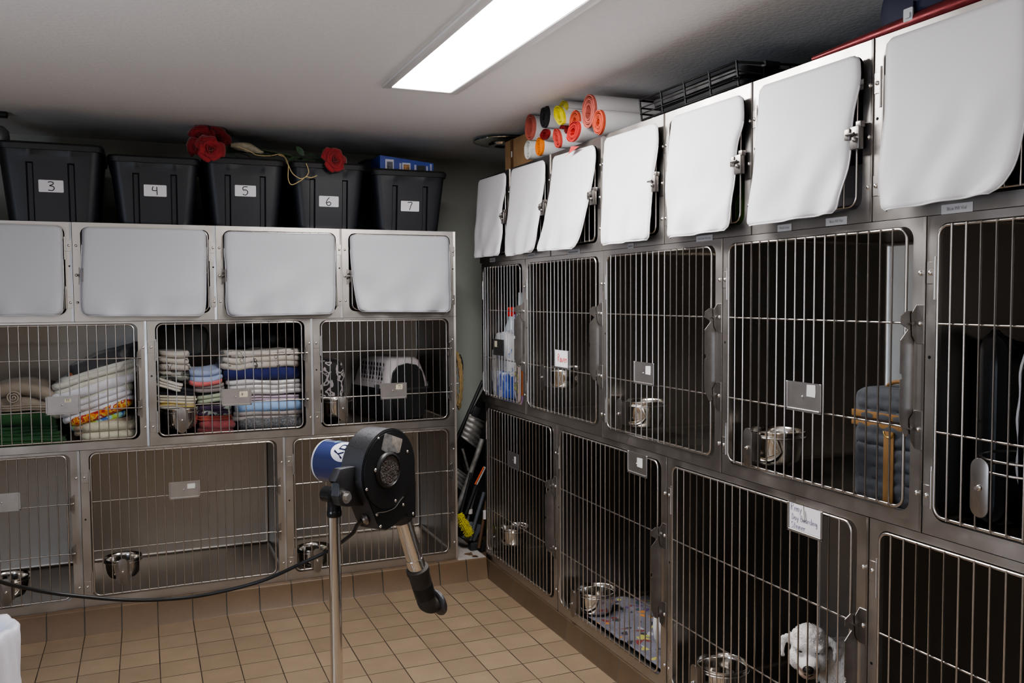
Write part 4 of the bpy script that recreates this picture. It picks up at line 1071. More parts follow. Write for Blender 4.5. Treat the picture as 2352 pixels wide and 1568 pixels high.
folded('coral pink cloth strip under the light blue cloth', q2(530, 900), q2(950, 860), 14, COT('coralpink', (.66, .17, .17)), 1, .085, .26, GB_, cat='cloth', name='folded_cloth', sag=-.4)
folded('light blue cloth on top of the middle column', q2(500, 810), q2(920, 760), 30, COT('lightblue', (.33, .39, .56)), 2, .08, .27, GB_, cat='cloth', name='folded_cloth', sag=-.1, amp=.010)
folded('speckled charcoal blanket at the bottom of the right column', q2(1100, 1388), q2(1905, 1360), 31, pmat('charcoal_speckle', [(0, (.075, .075, .078)), (.5, (.17, .17, .175))], 180, 'noise', bump=.8), 1, .075, .34, GC, cat='blanket', name='folded_blanket')
folded('greige fleece blanket low in the right column', q2(1050, 1285), q2(1930, 1250), 20, TER('greige', (.36, .32, .30)), 2, .09, .34, GC, cat='blanket', name='folded_blanket')
folded('sky blue cloud fleece in the right column', q2(1060, 1180), q2(1930, 1135), 24, pmat('cloud_fleece', [(0, (.28, .42, .64)), (.60, (.56, .54, .56))], 7, 'noise', bump=.6), 1, .082, .34, GC, cat='blanket', name='folded_blanket')
folded('pale lilac folded sheet in the right column', q2(1050, 1060), q2(1900, 1030), 13, COT('lilac', (.52, .42, .50)), 2, .092, .33, GC, cat='blanket', name='folded_blanket')
folded('white blanket in a shiny clear bag under the navy one', q2(980, 930), q2(1930, 900), 34, mat('bagged_white', (.56, .54, .54), .25, bump=.9, bscale=22, bdist=.006, vary=.06, vscale=20, coat=.6), 3, .085, .35, GC, cat='blanket', name='folded_blanket', amp=.008)
folded('navy blue blanket in the right column', q2(965, 750), q2(1930, 735), 30, COT('navy', (.018, .022, .12)), 1, .082, .34, GC, cat='blanket', name='folded_blanket')
folded('pale printed blanket rolled on top of the navy one', q2(925, 590), q2(1905, 555), 42, PATB, 3, .085, .34, GC, cat='blanket', name='folded_blanket', amp=.012, wob=.010)
a = py(400, 772, .34)
t = thing('pillow', 'dark grey pillow wedged high at the back of the centre middle cage', 'pillow', a, (0, R(6), 0))
puff(MB(), (.02, 0, -.012), .15, .07, .085, .6, amp=.012, seed=6).build('pillow_cover', mat('grey_pillow_cloth', (.17, .175, .165), .95, bump=.2, bscale=30), t, smooth=80)
BAGB = mat('black_bag_film', (.010, .010, .011), .5, bump=.7, bscale=18, bdist=.01)
for k, (u, v, s) in enumerate(((575, 786, .95), (640, 782, 1.0))):
    a = py(u, v, .46)
    t = thing('black_bag', ('smaller', 'larger')[k]+' black bag at the back behind the rolled printed blanket', 'bag', a)
    puff(MB(), (0, 0, 0), .12*s, .14, .085*s, .75, amp=.02, seed=14+k).build('bag_film', BAGB, t, smooth=80)

# ------------------------------------------------------------------ pet carrier + floral bag (cage at the end of the back bank)
zf = ZL[1]+.020
def q3_(x, y): return (720+x/5.6, 720+y/5.6)
yc = .20
pl, pr_, pt, pb = py(*q3_(880, 900), yc), py(*q3_(1540, 900), yc), py(*q3_(1200, 490), yc), py(*q3_(1200, 1340), yc)
wc = pr_.x-pl.x; xc = (pl.x+pr_.x)/2
t = thing('pet_carrier', 'plastic pet carrier with pale grey top, dark base and black wire door', 'pet carrier', (xc, yc, zf), (0, 0, R(14)))
WCAR = mat('carrier_grey_plastic', (.42, .38, .385), .5); DCAR = mat('carrier_dark_plastic', (.030, .030, .033), .5)
H1, H2, LC = .165, .345, .40
def sec(hw, y, z): return [(x, yy, z) for x, yy in rrect(-hw, hw, y, LC-y, .05, 5)]
m = MB(); rows = [sec(wc/2-.022, .015, .004), sec(wc/2-.006, .004, .05), sec(wc/2, 0, H1), sec(wc/2+.012, -.010, H1+.001), sec(wc/2+.012, -.010, H1+.014)]
m.grid(rows, wrap=True); m.add(rows[0], [tuple(range(len(rows[0])-1, -1, -1))]); m.build('base', DCAR, t, smooth=40)
m = MB(); rows = [sec(wc/2+.004, -.003, H1+.015), sec(wc/2-.02, .004, H1+.09), sec(wc/2-.045, .018, H2-.02), sec(wc/2-.062, .035, H2-.003), sec(wc/2-.10, .08, H2)]
m.grid(rows, wrap=True); m.add(rows[-1], [tuple(range(len(rows[-1])))]); m.build('top_shell', WCAR, t, smooth=40)
dw_ = wc*.355
arch = [(-dw_*.93, .030), (-dw_*.72, .010), (dw_*.72, .010), (dw_*.93, .030), (dw_, .10), (dw_, .20), (dw_*.86, .265), (dw_*.55, .300), (0, .312), (-dw_*.55, .300), (-dw_*.86, .265), (-dw_, .20), (-dw_, .10)]
M_ = T(0, -.014, 0) @ RX(-3) @ XZ
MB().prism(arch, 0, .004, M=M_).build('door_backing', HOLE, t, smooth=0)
gm = MB()
gm.tube([(x, z, -.006) for x, z in arch], .004, 6, closed=True, M=M_)
for i in range(1, 12):
    x = -dw_+2*dw_*i/12; e = abs(x/dw_); gm.tube([(x, .012+.02*e**3, -.006), (x, .312-.05*e**2.4, -.006)], .0016, 5, M=M_)
for i in range(1, 15):
    z = .01+.30*i/15; hw = dw_*(1 if z < .2 else max(.1, 1-((z-.2)/.112)**2.2)); gm.tube([(-hw, z, -.006), (hw, z, -.006)], .0016, 5, M=M_)
gm.build('wire_door', DCAR, t, smooth=60)
vm = MB()
for r_ in range(5):
    for c_ in range(8):
        y = .05+c_*.034; z = H1+.04+r_*.026
        vm.ell((-wc/2+.005+.10*(z-H1-.015)*1.4+.0, y, z), .004, .007, .011, 8, 6)
vm.build('vent_slot', HOLE, t)
for s in (-1, 1): MB().box(s*(wc/2+.010)-.010, s*(wc/2+.010)+.010, .05, .08, H1-.02, H1+.035, bev=.004).build('latch', DCAR, t)
FLO = pmat('black_white_floral', [(0, (.012, .010, .010)), (.53, (.42, .38, .38)), (.60, (.014, .011, .011)), (.64, (.40, .37, .37)), (.70, (.014, .011, .011))], 21, 'noise', .7)
a = py(*q3_(215, 800), .20)
t = thing('floral_bag', 'black and white floral fabric bag beside the pet carrier', 'bag', (a.x, .20, zf))
puff(MB(), (0, .10, .175), .085, .11, .175, .42, amp=.008, seed=5).build('bag_body', FLO, t, smooth=80)
MB().tube(spline([(-.05, -.02, .02), (-.075, -.03, .06), (-.055, -.02, .11), (-.02, -.015, .06)], 20), .004, 6).build('handle', DCAR, t)

# ------------------------------------------------------------------ right bank contents
zm = ZR[1]+.020
def rq(x, y): return (1090+x/5.225, 660+y/5.225)
x0 = .055
a, b = px(*rq(160, 640), x0), px(*rq(470, 1300), x0)
SACK = pmat('white_blue_sack', [(0, (.60, .60, .60)), (.60, (.20, .25, .5)), (.63, (.42, .44, .5)), (.68, (.62, .62, .62))], 26, 'noise', .35, bump=.6)
t = thing('litter_sack', 'crinkled white and blue plastic sack in the corner middle-row cage', 'sack', (.085, min((a.y+b.y)/2, -.09), zm))
puff(MB(), (0, 0, .19), .055, min(abs(a.y-b.y)*.5, .115), .19, .45, amp=.025, fs=10, seed=9).build('sack_film', SACK, t, smooth=80)
puff(MB(), (-.022, -.05, .085), .045, .07, .085, .5, amp=.016, fs=12, seed=31).build('blue_panel', pmat('blue_sack_print', [(0, (.04, .075, .34)), (.55, (.10, .16, .46)), (.64, (.5, .52, .6))], 24, 'noise', .35, bump=.5), t, smooth=80)
a, b = px(*rq(300, 310), .15), px(*rq(450, 600), .15)
t = thing('carton', 'tall white and navy carton standing behind the white sack', 'box', (.155, min((a.y+b.y)/2, -.05), zm))
hh = a.z-zm
MB().box(0, .16, -.09, .09, 0, hh, bev=.002).build('box_body', mat('navy_print', (.02, .022, .10), .4), t, smooth=0)
MB().box(-.0012, 0, .005, .089, .003, hh-.003).build('white_panel', mat('pale_carton', (.50, .50, .62), .5), t, smooth=0)
MB().box(-.0022, -.0013, .02, .04, .18, hh-.03).build('printed_line', mat('violet_print', (.12, .10, .34), .5), t, smooth=0)
a = px(*rq(425, 235), .15); a.y = min(a.y, -.01)
t = thing('spray_bottle', 'bottle with a red cap behind the cartons in the corner cage', 'bottle', (.15, a.y, zm))
hb = max(.2, a.z-zm)
MB().lathe([(.001, 0), (.045, 0), (.047, .01), (.047, hb*.72), (.030, hb*.82), (.020, hb*.86), (.020, hb*.93)], 24).build('bottle_body', mat('pale_bottle', (.42, .48, .52), .3), t)
MB().lathe([(.022, hb*.90), (.024, hb*.91), (.024, hb*.985), (.018, hb*1.0), (.001, hb*1.0)], 20).build('cap', mat('red_cap', (.62, .035, .03), .4), t)
a, b = px(*rq(505, 930), .05), px(*rq(595, 1400), .05)
t = thing('orange_carton', 'orange, white and violet carton at the right front of the corner cage', 'box', (.055, a.y, zm-.0))
hh = a.z-zm+.0; wy = abs(a.y-b.y)
MB().box(0, .20, -wy*.5, -.002, 0, hh, bev=.002).build('white_carton', mat('pale_pink_carton', (.62, .50, .46), .5), t, smooth=0)
MB().box(-.001, .19, -wy, -wy*.5-.001, hh*.25, hh, bev=.002).build('orange_panel', mat('orange_carton', (.72, .14, .02), .5), t, smooth=0)
MB().box(-.001, .19, -wy, -wy*.5-.001, 0, hh*.249, bev=.002).build('violet_panel', mat('violet_carton', (.40, .18, .42), .5), t, smooth=0)
t = thing('snack_pouch', 'white, green and yellow printed pouch between the sack and the orange carton', 'pouch', (.10, a.y+.055, zm))
puff(MB(), (0, 0, .11), .03, .045, .11, .5, amp=.008, seed=12).build('pouch_film', pmat('pouch_print', [(0, (.58, .56, .52)), (.44, (.08, .07, .06)), (.52, (.55, .50, .05)), (.60, (.10, .22, .06)), (.66, (.6, .58, .55))], 22, 'noise', .4), t, smooth=80)
t = thing('tall_bottle', 'tall pale bottle with an orange ring against the right side of the corner cage', 'bottle', (.13, px(*rq(560, 200), .13).y, zm))
hb = px(*rq(560, 60), .13).z-zm
MB().lathe([(.001, 0), (.036, 0), (.038, .01), (.038, hb*.70), (.018, hb*.84), (.016, hb), (.001, hb)], 24).build('bottle_body', mat('pale_bottle', (.42, .48, .52), .3), t)
MB().lathe([(.0385, hb*.62), (.0388, hb*.63), (.0388, hb*.66), (.0385, hb*.67)], 24).build('orange_ring', mat('orange_carton', (.72, .14, .02), .5), t)

# quilted blue bag
QB = mat('blue_quilt', (.046, .051, .061), .75, sheen=.2, bump=.2, bscale=300, bdist=.0008); ORB = mat('orange_webbing', (.25, .13, .042), .75, bump=.6, bscale=300, aniso=(1, 1, .1), bdist=.001)
x0 = .085
a, b = px(1962, 885, x0), px(2100, 1130, x0)
yb0, yb1 = a.y, a.y-.25; hb = a.z-zm+.002
t = thing('quilted_bag', 'blue grey quilted bag with tan zip band and strap in the right bank', 'bag', (x0, yb0, zm))
rows = []; ny, nzz = 40, 46
def qz(y, z):
    fz = (z*hb/.031) % 1; fy = ((y*.25/.055)+.5*(int(z*hb/.031) % 2)) % 1
    return -.010*abs(math.sin(PI*fz))**.4-.003*abs(math.sin(PI*fy))**.5
m = MB()
prof = rrect(-.25, 0, 0, hb, [.045, .03, .05, .05], 8)
fr = []
for x_, ins in ((.0, .012), (.006, .004), (.016, 0), (.17, 0), (.185, .01)):
    cy_, cz_ = -.125, hb/2
    fr.append([(x_, cy_+(y-cy_)*(1-ins/.125), cz_+(z-cz_)*(1-ins/(hb/2))) for y, z in prof])
m.grid(fr, wrap=True)
m.add(fr[-1], [tuple(range(len(prof)))])
g = []
for i in range(nzz+1):
    z = i/nzz; row = []
    for j in range(ny+1):
        y = j/ny; Y, Z = -y*.25, z*hb
        # clamp into the rounded outline
        for (cy_, cz_, r_, sy, sz) in ((-.05, hb-.05, .05, 1, 1), (-.20, hb-.05, .05, -1, 1), (-.03, .03, .03, 1, -1), (-.205, .045, .045, -1, -1)):
            if (Y-cy_)*sy > 0 and (Z-cz_)*sz > 0:
                d_ = math.hypot(Y-cy_, Z-cz_)
                if d_ > r_-.001: Y, Z = cy_+(Y-cy_)*(r_-.001)/d_, cz_+(Z-cz_)*(r_-.001)/d_
        ed = min(1, min(y, 1-y)*10, min(z, 1-z)*10)
        row.append((.004+qz(y, z)*ed, Y, Z))
    g.append(row)
m.grid(g)
m.build('quilted_body', QB, t, smooth=60)
zb_ = hb*.735
MB().box(-.0075, .17, -.252, .002, zb_-.002, zb_+.016, bev=.002).box(-.0075, .17, -.252, .002, zb_-.026, zb_-.010, bev=.002).build('zip_band', ORB, t)
MB().box(-.0085, -.002, -.250, .0, zb_-.010, zb_-.002).build('zip', mat('brown_zip', (.03, .018, .012), .5), t)
ys = px(2047, 1050, x0).y-yb0
MB().box(-.011, -.006, ys-.017, ys+.017, .004, zb_-.03, bev=.001).build('strap', ORB, t)
MB().tube([(-.012, ys+.016*math.cos(a_), zb_-.030-.015*abs(math.sin(a_))) for a_ in [PI*i/12 for i in range(13)]], .002, 6).build('ring', mat('brass', (.55, .40, .14), .25, 1), t)
hd = [Vector((.05, -.12-.05*math.cos(PI*i/16), hb-.004+.020*math.sin(PI*i/16))) for i in range(17)]
MB().tube(hd, .0055, 8).build('carry_handle', ORB, t)

# black tubs in the right-hand cage
SHINY = mat('gloss_black_plastic', (.010, .010, .011), .28)
a, b = px(2160, 765, .16), px(2300, 1150, .16)
t = thing('black_tub', 'large black plastic tub on end in the right-hand middle cage', 'tub', (.16, -2.945, zm))
w_, h_ = abs(-2.945-b.y), a.z-zm
m = MB(); rows = []
for (ins, x) in ((.05, .30), (.012, .03), (0, .008), (-.012, .0), (-.014, .004), (.008, .006), (.03, .012)):
    rows.append([(x, y, z) for y, z in rrect(-w_+ins, -ins, max(0, ins*.4), h_-ins, .05, 6)])
m.grid(rows, wrap=True); m.add(rows[-1], [tuple(range(len(rows[-1])))]); m.add(rows[0], [tuple(range(len(rows[0])))]); m.build('tub_shell', SHINY, t, smooth=40)
a = px(2335, 785, .14); b = px(2312, 1000, .14)
t = thing('black_can', 'black rounded container with a white edge at the right edge of the photo', 'container', (.20, b.y-.115, zm))
h_ = a.z-zm
MB().lathe([(.001, 0), (.085, 0), (.10, .02), (.105, h_*.5), (.10, h_*.85), (.085, h_*.96), (.05, h_), (.001, h_)], 32).build('can_body', SHINY, t, smooth=50)
MB().tube([(-.03+.004*math.sin(i), .108-.012*abs(i/10-1)**3*1.2, .06+(h_-.08)*i/20) for i in range(21)], .0035, 6).build('white_edge', PAPER, t)

# items peeking from behind the covers
a = px(1985, 240, .10)
zt = ZR[2]+.020
t = thing('medicine_carton', 'black, purple and white carton ending in TION, in the cage behind the large cover', 'box', (.10, -2.700, zt))
hb = .385
MB().box(0, .15, 0, .36, hb*.56, hb, bev=.001).build('black_panel', mat('carton_black', (.012, .011, .013), .4), t, smooth=0)
MB().box(0, .15, 0, .36, hb*.40, hb*.558, bev=.001).build('purple_panel', mat('carton_purple', (.085, .015, .10), .4), t, smooth=0)
MB().box(0, .15, 0, .36, 0, hb*.398, bev=.001).build('white_panel', mat('carton_white', (.45, .44, .48), .5), t, smooth=0)
tb = MB(); text_mb(tb, 'TION', .026, T(-.0012, .012, hb*.645) @ RZ(-90) @ XZ, align='RIGHT'); tb.build('white_lettering', PAPER, t, smooth=0)
tb = MB(); text_mb(tb, 'il', .034, T(-.0012, .030, hb*.27) @ RZ(-90) @ XZ, align='RIGHT'); tb.build('dark_lettering', INK, t, smooth=0)
a = px(1700, 500, .07)
t = thing('green_bottle', 'translucent green bottle showing under the cover below the wire basket', 'bottle', (.085, a.y-.01, zt))
MB().lathe([(.001, 0), (.034, 0), (.036, .008), (.036, .10), (.020, .13), (.014, .15), (.014, .165), (.001, .165)], 24).build('bottle_glass', mat('green_glass', (.12, .28, .02), .15, coat=.5), t)
t = thing('navy_bundle', 'navy fabric bundle in the large cage at the right edge', 'cloth', (.10, -3.20, zt))
puff(MB(), (0, 0, .14), .08, .14, .14, .6, amp=.02, seed=17).build('cloth', NAVY, t, smooth=80)
t = thing('blue_pouch', 'dark blue pouch inside the second top-row cage of the right bank', 'pouch', (.09, -.76, zt))
puff(MB(), (0, 0, .09), .05, .05, .09, .6, amp=.012, seed=19).build('cloth', mat('dark_blue_cloth', (.02, .035, .09), .8), t, smooth=80)

# printed blanket + white cloth in the bottom cage
zb_ = ZR[0]+.020
PRN = pmat('grey_halloween_print', [(0, (.17, .165, .205)), (.70, (.42, .42, .48)), (.73, (.20, .19, .24)), (.78, (.55, .22, .04)), (.80, (.03, .03, .035)), (.87, (.48, .46, .10)), (.90, (.18, .18, .22)), (.93, (.20, .03, .03)), (.95, (.03, .08, .09)), (.97, (.10, .06, .16))], 40, 'cells')
t = thing('printed_blanket', 'grey blanket with small colourful prints spread on the cage floor', 'blanket', (.05, -.96, zb_+.004))
rows = []
for i in range(41):
    row = []
    for j in range(61):
        x, y = .60*i/40, -.80*j/60
        z = .010+.014*max(0, nz((x, y, 0), 6, 2))+.012*nz((x, y, 1), 13, 4)+.018*(i/40)**2*max(0, nz((x, y, 3), 4, 7)+.3)
        row.append((x+.012*nz((x, y, 5), 5), y+.02*nz((x, y, 9), 4), max(z, .0)))
    rows.append(row)
MB().grid(rows).build('cloth', PRN, t, smooth=80, solid=.004)
a = px(1500, 1440, .20)
t = thing('white_cloth', 'white folded cloth leaning behind the latch plate on the printed blanket', 'cloth', (.205, -1.625, zb_+.03))
puff(MB(), (0, 0, .115), .14, .075, .115, .7, amp=.02, seed=23, flat=-.11).build('cloth', TER('white', (.74, .72, .76)), t, smooth=80)

# ------------------------------------------------------------------ tools in the corner gap
AL = mat('worn_grey_aluminium', (.24, .235, .225), .5, .5, vary=.5, vscale=30); DKT = mat('dark_tube', (.022, .023, .025), .5)
Y0 = .26
def bar(nm, pts, r, m, label, cat, y=Y0, dy=0.0, extra=None):
    P = [py(u, v, y+dy*i) for i, (u, v) in enumerate(pts)]
    t = thing(nm, label, cat, P[-1])
    MB().tube([p-P[-1] for p in P], r, 10).build('tube', m, t, smooth=60)
    return t, P[-1]
t, o = bar('step_ladder', [(1109, 874), (1076, 948), (1040, 1028)], .0105, DKT, 'folded dark step ladder with ribbed treads leaning in the corner gap', 'ladder')
MB().tube([py(1108, 1008, Y0-.03)-o, py(1080, 1090, Y0-.03)-o, py(1046, 1180, Y0-.03)-o], .016, 12).build('rail', AL, t, smooth=60)
MB().tube([py(1062, 1030, Y0+.03)-o, py(1076, 1080, Y0+.03)-o], .008, 8).build('brace', AL, t, smooth=60)
def tread(pts, n, nm='tread'):
    a, b, c, d = [py(u, v, Y0-.02)-o for u, v in pts]
    rows = []
    for i in range(n*4+1):
        q = i/(n*4); off = Vector((0, -.006*(.5+.5*math.cos(q*n*2*PI)), 0))
        rows.append([a.lerp(d, q)+off, b.lerp(c, q)+off])
    MB().grid(rows).build(nm, AL, t, smooth=60, solid=.003)
tread(((1078, 950), (1112, 968), (1094, 1030), (1058, 1002)), 5)
tread(((1040, 1068), (1074, 1092), (1064, 1130), (1036, 1106)), 4)
MB().box(-.02, .02, -.012, .012, -.03, .03, bev=.004).build('joint_cap', DKT, t, loc=py(1092, 945, Y0-.02)-o, rot=(0, R(25), 0))
bd = py(1085, 1262, .42); q = [py(u, v, .42)-bd for u, v in ((1040, 1040), (1068, 975), (1114, 890), (1140, 890), (1140, 1262), (1040, 1262))]
tb_ = thing('dark_fill_panel', 'added dark panel filling the dark back of the corner gap behind the ladder', 'board', (bd.x, .42, LB+.002))
MB().prism([(p.x, p.z+bd.z-LB-.002) for p in q], -.012, 0, M=XZ).build('board', mat('dark_fill_panel', (.018, .017, .017), .7, vary=.4, vscale=9), tb_, smooth=0)  # added panel that supplies the darkness behind the tools
t, o = bar('scrub_brush', [(1082, 1085), (1058, 1180)], .008, DKT, 'scrub brush with bright yellow bristles in the corner gap', 'brush', y=.13)
m = MB(); a, b = py(1052, 1183, .12)-o, py(1080, 1228, .12)-o
dd = (b-a).normalized(); sd = dd.cross(Vector((0, 1, 0)))
for i in range(46):
    for k in range(9):
        p = a.lerp(b, i/45); an = PI*k/8
        d_ = sd*math.cos(an)+Vector((0, -1, 0))*math.sin(an)
        m.tube([p, p+(d_+dd*rnd.uniform(-.3, .3))*(.024+.006*math.sin(i*1.1)+rnd.random()*.004)], [.0016, .0009], 4)
m.tube([a, b], .014, 10)
m.build('bristles', mat('yellow_bristle', (.75, .68, .02), .6), t)
t, o = bar('squeegee', [(1114, 1072), (1094, 1112)], .008, mat('white_handle', (.55, .53, .52), .5), 'tool with a white and orange handle sticking out of the corner gap', 'tool', y=.15)
a, b = py(1111, 1072, .138)-o, py(1091, 1112, .138)-o
MB().tube([a, b], .004, 8).build('orange_stripe', mat('orange_stripe', (.68, .10, .02), .5), t)
MB().tube([py(1094, 1112, .15)-o, py(1070, 1180, .15)-o], .010, 10).build('dark_grip', DKT, t)
t, o = bar('dustpan', [(1112, 1130), (1094, 1190), (1080, 1240)], .011, mat('slate_tube', (.075, .082, .095), .45), 'slate grey long-handled dustpan standing in the corner gap', 'dustpan', y=.12)
MB().prism([(-.05, 0), (.03, 0), (.05, .10), (-.03, .10)], -.03, .0, M=RX(-10) @ RY(22) @ XZ, bev=.004).build('pan', mat('slate_tube', (.075, .082, .095), .45), t)
t, o = bar('grey_handle', [(1100, 1100), (1086, 1150), (1072, 1200)], .009, mat('mid_grey_tube', (.12, .125, .13), .45), 'plain mid grey tool handle between the ladder and the dustpan', 'handle', y=.17)
MB().lathe([(.001, -.012), (.014, -.01), (.014, .014), (.001, .016)], 12).build('white_cap', mat('white_handle', (.55, .53, .52), .5), t, loc=py(1080, 1175, .16)-o)
t, o = bar('broom', [(1118, 1150), (1108, 1210), (1100, 1258)], .010, mat('wood_dark', (.09, .045, .022), .6), 'brown wooden handle standing at the right of the corner gap', 'broom', y=.10)
MB().lathe([(.001, -.03), (.012, -.028), (.012, .02), (.001, .022)], 12).build('pale_cap', mat('white_handle', (.55, .53, .52), .5), t, loc=py(1114, 1180, .09)-o)
MB().box(-.045, .045, -.02, .03, -.03, .03, bev=.008).build('head', DKT, t, loc=(0.0, .03, .0))
c = py(1070, 1275, .02)
t = thing('dry_leaf', 'small curled brown leaf on the tiled ledge below the corner gap', 'leaf', (-.095, .0, LB+.001))
lm = MB(); leaf_patch(lm, (0, 0, .004), (1, -.2, .1), (0, 0, 1), .05, .022, .4); lm.build('blade', mat('dry_leaf', (.14, .05, .02), .8), t, smooth=60, solid=.001)
# ------------------------------------------------------------------ stand dryer
Cb = dep(887, 1085, 2.7); TH = R(35.5)
t = thing('stand_dryer', 'black grooming dryer with blue motor can on a chrome pole stand', 'dryer', (Cb.x, Cb.y, 0), (0, 0, TH))
o = Vector((0, 0, Cb.z))
def LP(p, q): return Vector((p, 0, q))+o
MC = T(0, 0, Cb.z)
# volute outline in the plate plane (x right, y up)
def volute(r, ex=0.0):
    P = []
    for i in range(0, 47):
        a = R(-14+i*(232)/46); rr_ = r*(1.03-.05*i/46)
        P.append((.012+rr_*math.cos(a), .006+rr_*math.sin(a)))
    P += [(-.066, -.112), (-.050, -.145), (-.034, -.172), (.0, -.183), (.044, -.175), (.092, -.154), (.112, -.170), (.146, -.176), (.149, -.060)]
    return P
MB().prism(volute(.129), -.082, 0, M=MC @ XZ, bev=.006).build('blower_housing', HAMMER, t, smooth=30)
pl = [(.010+.119*math.cos(R(a)), .006+.119*math.sin(R(a))) for a in range(0, 360, 6)]
MB().prism(volute(.129), 0, .003, M=MC @ XZ @ S(.965, .965, 1)).build('side_plate', MATBLK, t, smooth=30)
MB().prism(pl, .003, .0065, M=MC @ XZ, bev=.001).build('inlet_cover', MATBLK, t, smooth=30)
m = MB()
ar = [(p.x, p.y, .0078) for p in spline([(-.063, -.117, 0), (-.049, -.115, 0), (-.013, -.119, 0), (.029, -.116, 0), (.057, -.099, 0), (.074, -.090, 0)], 30)]
m.tube([(x, y, z) for x, y, z in ar], .0014, 6, M=MC @ XZ); m.build('seam_lip', LATCH, t)
# inlet collar with filter
Mi = MC @ XZ @ T(.000, .009, .004)
MB().lathe([(.058, 0), (.057, .006), (.053, .012), (.049, .014), (.047, .012), (.046, .002)], 40, M=Mi).build('inlet_collar', MATBLK, t, smooth=50)
fm_ = MB(); rows = []
for i in range(12):
    r_ = .0455*i/11; rows.append([(max(r_, .0004)*math.cos(2*PI*j/48), max(r_, .0004)*math.sin(2*PI*j/48), .009+.0035*noise.noise(Vector((r_*300*math.cos(2*PI*j/48), r_*300*math.sin(2*PI*j/48), 3)))) for j in range(48)])
fm_.grid(rows, wrap=True, M=Mi)
fm_.build('foam_filter', mat('dusty_foam', (.13, .112, .105), .95, bump=1, bscale=160, bdist=.006, vary=.7, vscale=150), t, smooth=0)
for (x, z, s) in ((-.038, .112, 1), (.098, .051, 1), (-.100, -.033, 1), (-.058, .018, 1.3), (.035, -.095, 1), (.078, -.117, 1), (-.050, -.121, 1), (-.034, -.161, 1), (.128, -.157, 1)):
    q = _scr[0].copy(); col.objects.link(q); q.parent = t; q.location = (x, -.0072 if math.hypot(x, z) < .118 else -.0035, Cb.z+z); q.scale = (s*.85,)*3; q.name = 'plate_screw'
# peeling sticker on the plate
st_ = [(-.030, .078), (-.012, .068), (.010, .060), (.030, .062), (.045, .054), (.059, .055), (.073, .090), (.072, .096), (-.005, .124), (-.013, .123)]
so = MB().prism(st_, .0066, .0072, M=MC @ XZ).build('sticker', mat('sticker_residue', (.42, .38, .35), .8, vary=.35, vscale=60), t, smooth=0)
MB().prism([(-.031, .078), (-.012, .067), (.010, .059), (.030, .061), (.050, .056), (.038, .075), (.021, .091), (.020, .114), (-.005, .124), (-.013, .123)], .0073, .0076, M=MC @ XZ).build('torn_paper', mat('torn_paper', (.26, .26, .26), .9, bump=.8, bscale=90, vary=.4, vscale=80), so, smooth=0)
# motor can
BLUE = mat('blue_gloss_enamel', (.030, .045, .145), .2, coat=.8)
Mm = MC @ T(.002, .082, .014) @ RX(-90)      # lathe z -> +y (away from the plate)
rm = .068
MB().lathe([(rm, -.004), (rm, .168)], 64, M=Mm).build('motor_can', BLUE, t, smooth=50)
MB().lathe([(rm+.0005, .166), (rm+.0012, .169), (rm, .173), (rm-.005, .174), (.02, .176), (.001, .176)], 64, M=Mm).build('end_cap', mat('white_cap_enamel', (.62, .62, .66), .3), t, smooth=40)
def wrap_mb(mb, mi=0):   # bend flat (x = along can, y = around) onto the can
    mb.v = [tuple(Mm @ Vector(((rm+.0006+v[2])*math.cos(-v[1]/rm), (rm+.0006+v[2])*math.sin(-v[1]/rm), v[0]))) for v in mb.v]; return mb
# angle (around the can) of the side that faces up-left-front
def patch(poly, n=1):
    m = MB(); vs = [(x, y, 0) for x, y in poly]; c = (sum(p[0] for p in poly)/len(poly), sum(p[1] for p in poly)/len(poly), 0)
    for k in range(6):
        pass
    rows = []
    for f in (1, .8, .6, .4, .2, .01): rows.append([(c[0]+(p[0]-c[0])*f, c[1]+(p[1]-c[1])*f, 0) for p in poly])
    return m.grid(rows, wrap=True)
A0 = R(-232)*rm        # around-the-can position of the logo centre
el = [(.052+.052*math.cos(2*PI*i/48), A0+.044*math.sin(2*PI*i/48)) for i in range(48)]
lo = wrap_mb(patch(el)).build('logo_oval', mat('logo_white', (.74, .74, .80), .2, coat=.6), t, smooth=60)
lt = MB()
text_mb(lt, 'dy', .062, T(.056, A0+.004, .0006) @ RZ(90), shear=.1)
wrap_mb(lt).build('logo_lettering', mat('logo_navy', (.012, .014, .06), .3), lo, smooth=0)
lt = MB(); text_mb(lt, '.com', .020, T(.112, A0-.045, .0003) @ RZ(90))
wrap_mb(lt).build('web_lettering', mat('logo_aqua', (.30, .62, .68), .4), t, smooth=0)
wrap_mb(patch([(.118, A0-.062), (.160, A0-.062), (.160, A0-.078), (.118, A0-.078)])).build('yellow_decal', mat('decal_yellow', (.62, .55, .06), .4), t, smooth=60)
# outlet pipe, sleeve and nozzle
def pipe(pts, rs, nm, m, n=28): MB().tube([Vector((p, .041, q))+o for p, q in pts], rs, n).build(nm, m, t, smooth=45)
P0, P1 = Vector((.126, -.172)), Vector((.200, -.356)); dv = (P1-P0).normalized()
def al(s): return (P1.x+dv.x*s, P1.y+dv.y*s)
pipe([(P0.x-dv.x*.03, P0.y-dv.y*.03), (P0.x+dv.x*.012, P0.y+dv.y*.012)], [.040, .033], 'outlet_collar', HAMMER)
pipe([tuple(P0), al(-.03)], .0275, 'chrome_pipe', CHROME)
pipe([al(-.034), al(-.028), al(.012)], [.029, .030, .030], 'pipe_ferrule', CHROME)
pipe([al(.004), al(.008), al(.024), al(.030), al(.075)], [.034, .039, .039, .036, .035], 'sleeve', mat('rough_dark_sleeve', (.055, .048, .042), .75, bump=.8, bscale=300, bdist=.002, vary=.3, vscale=200))
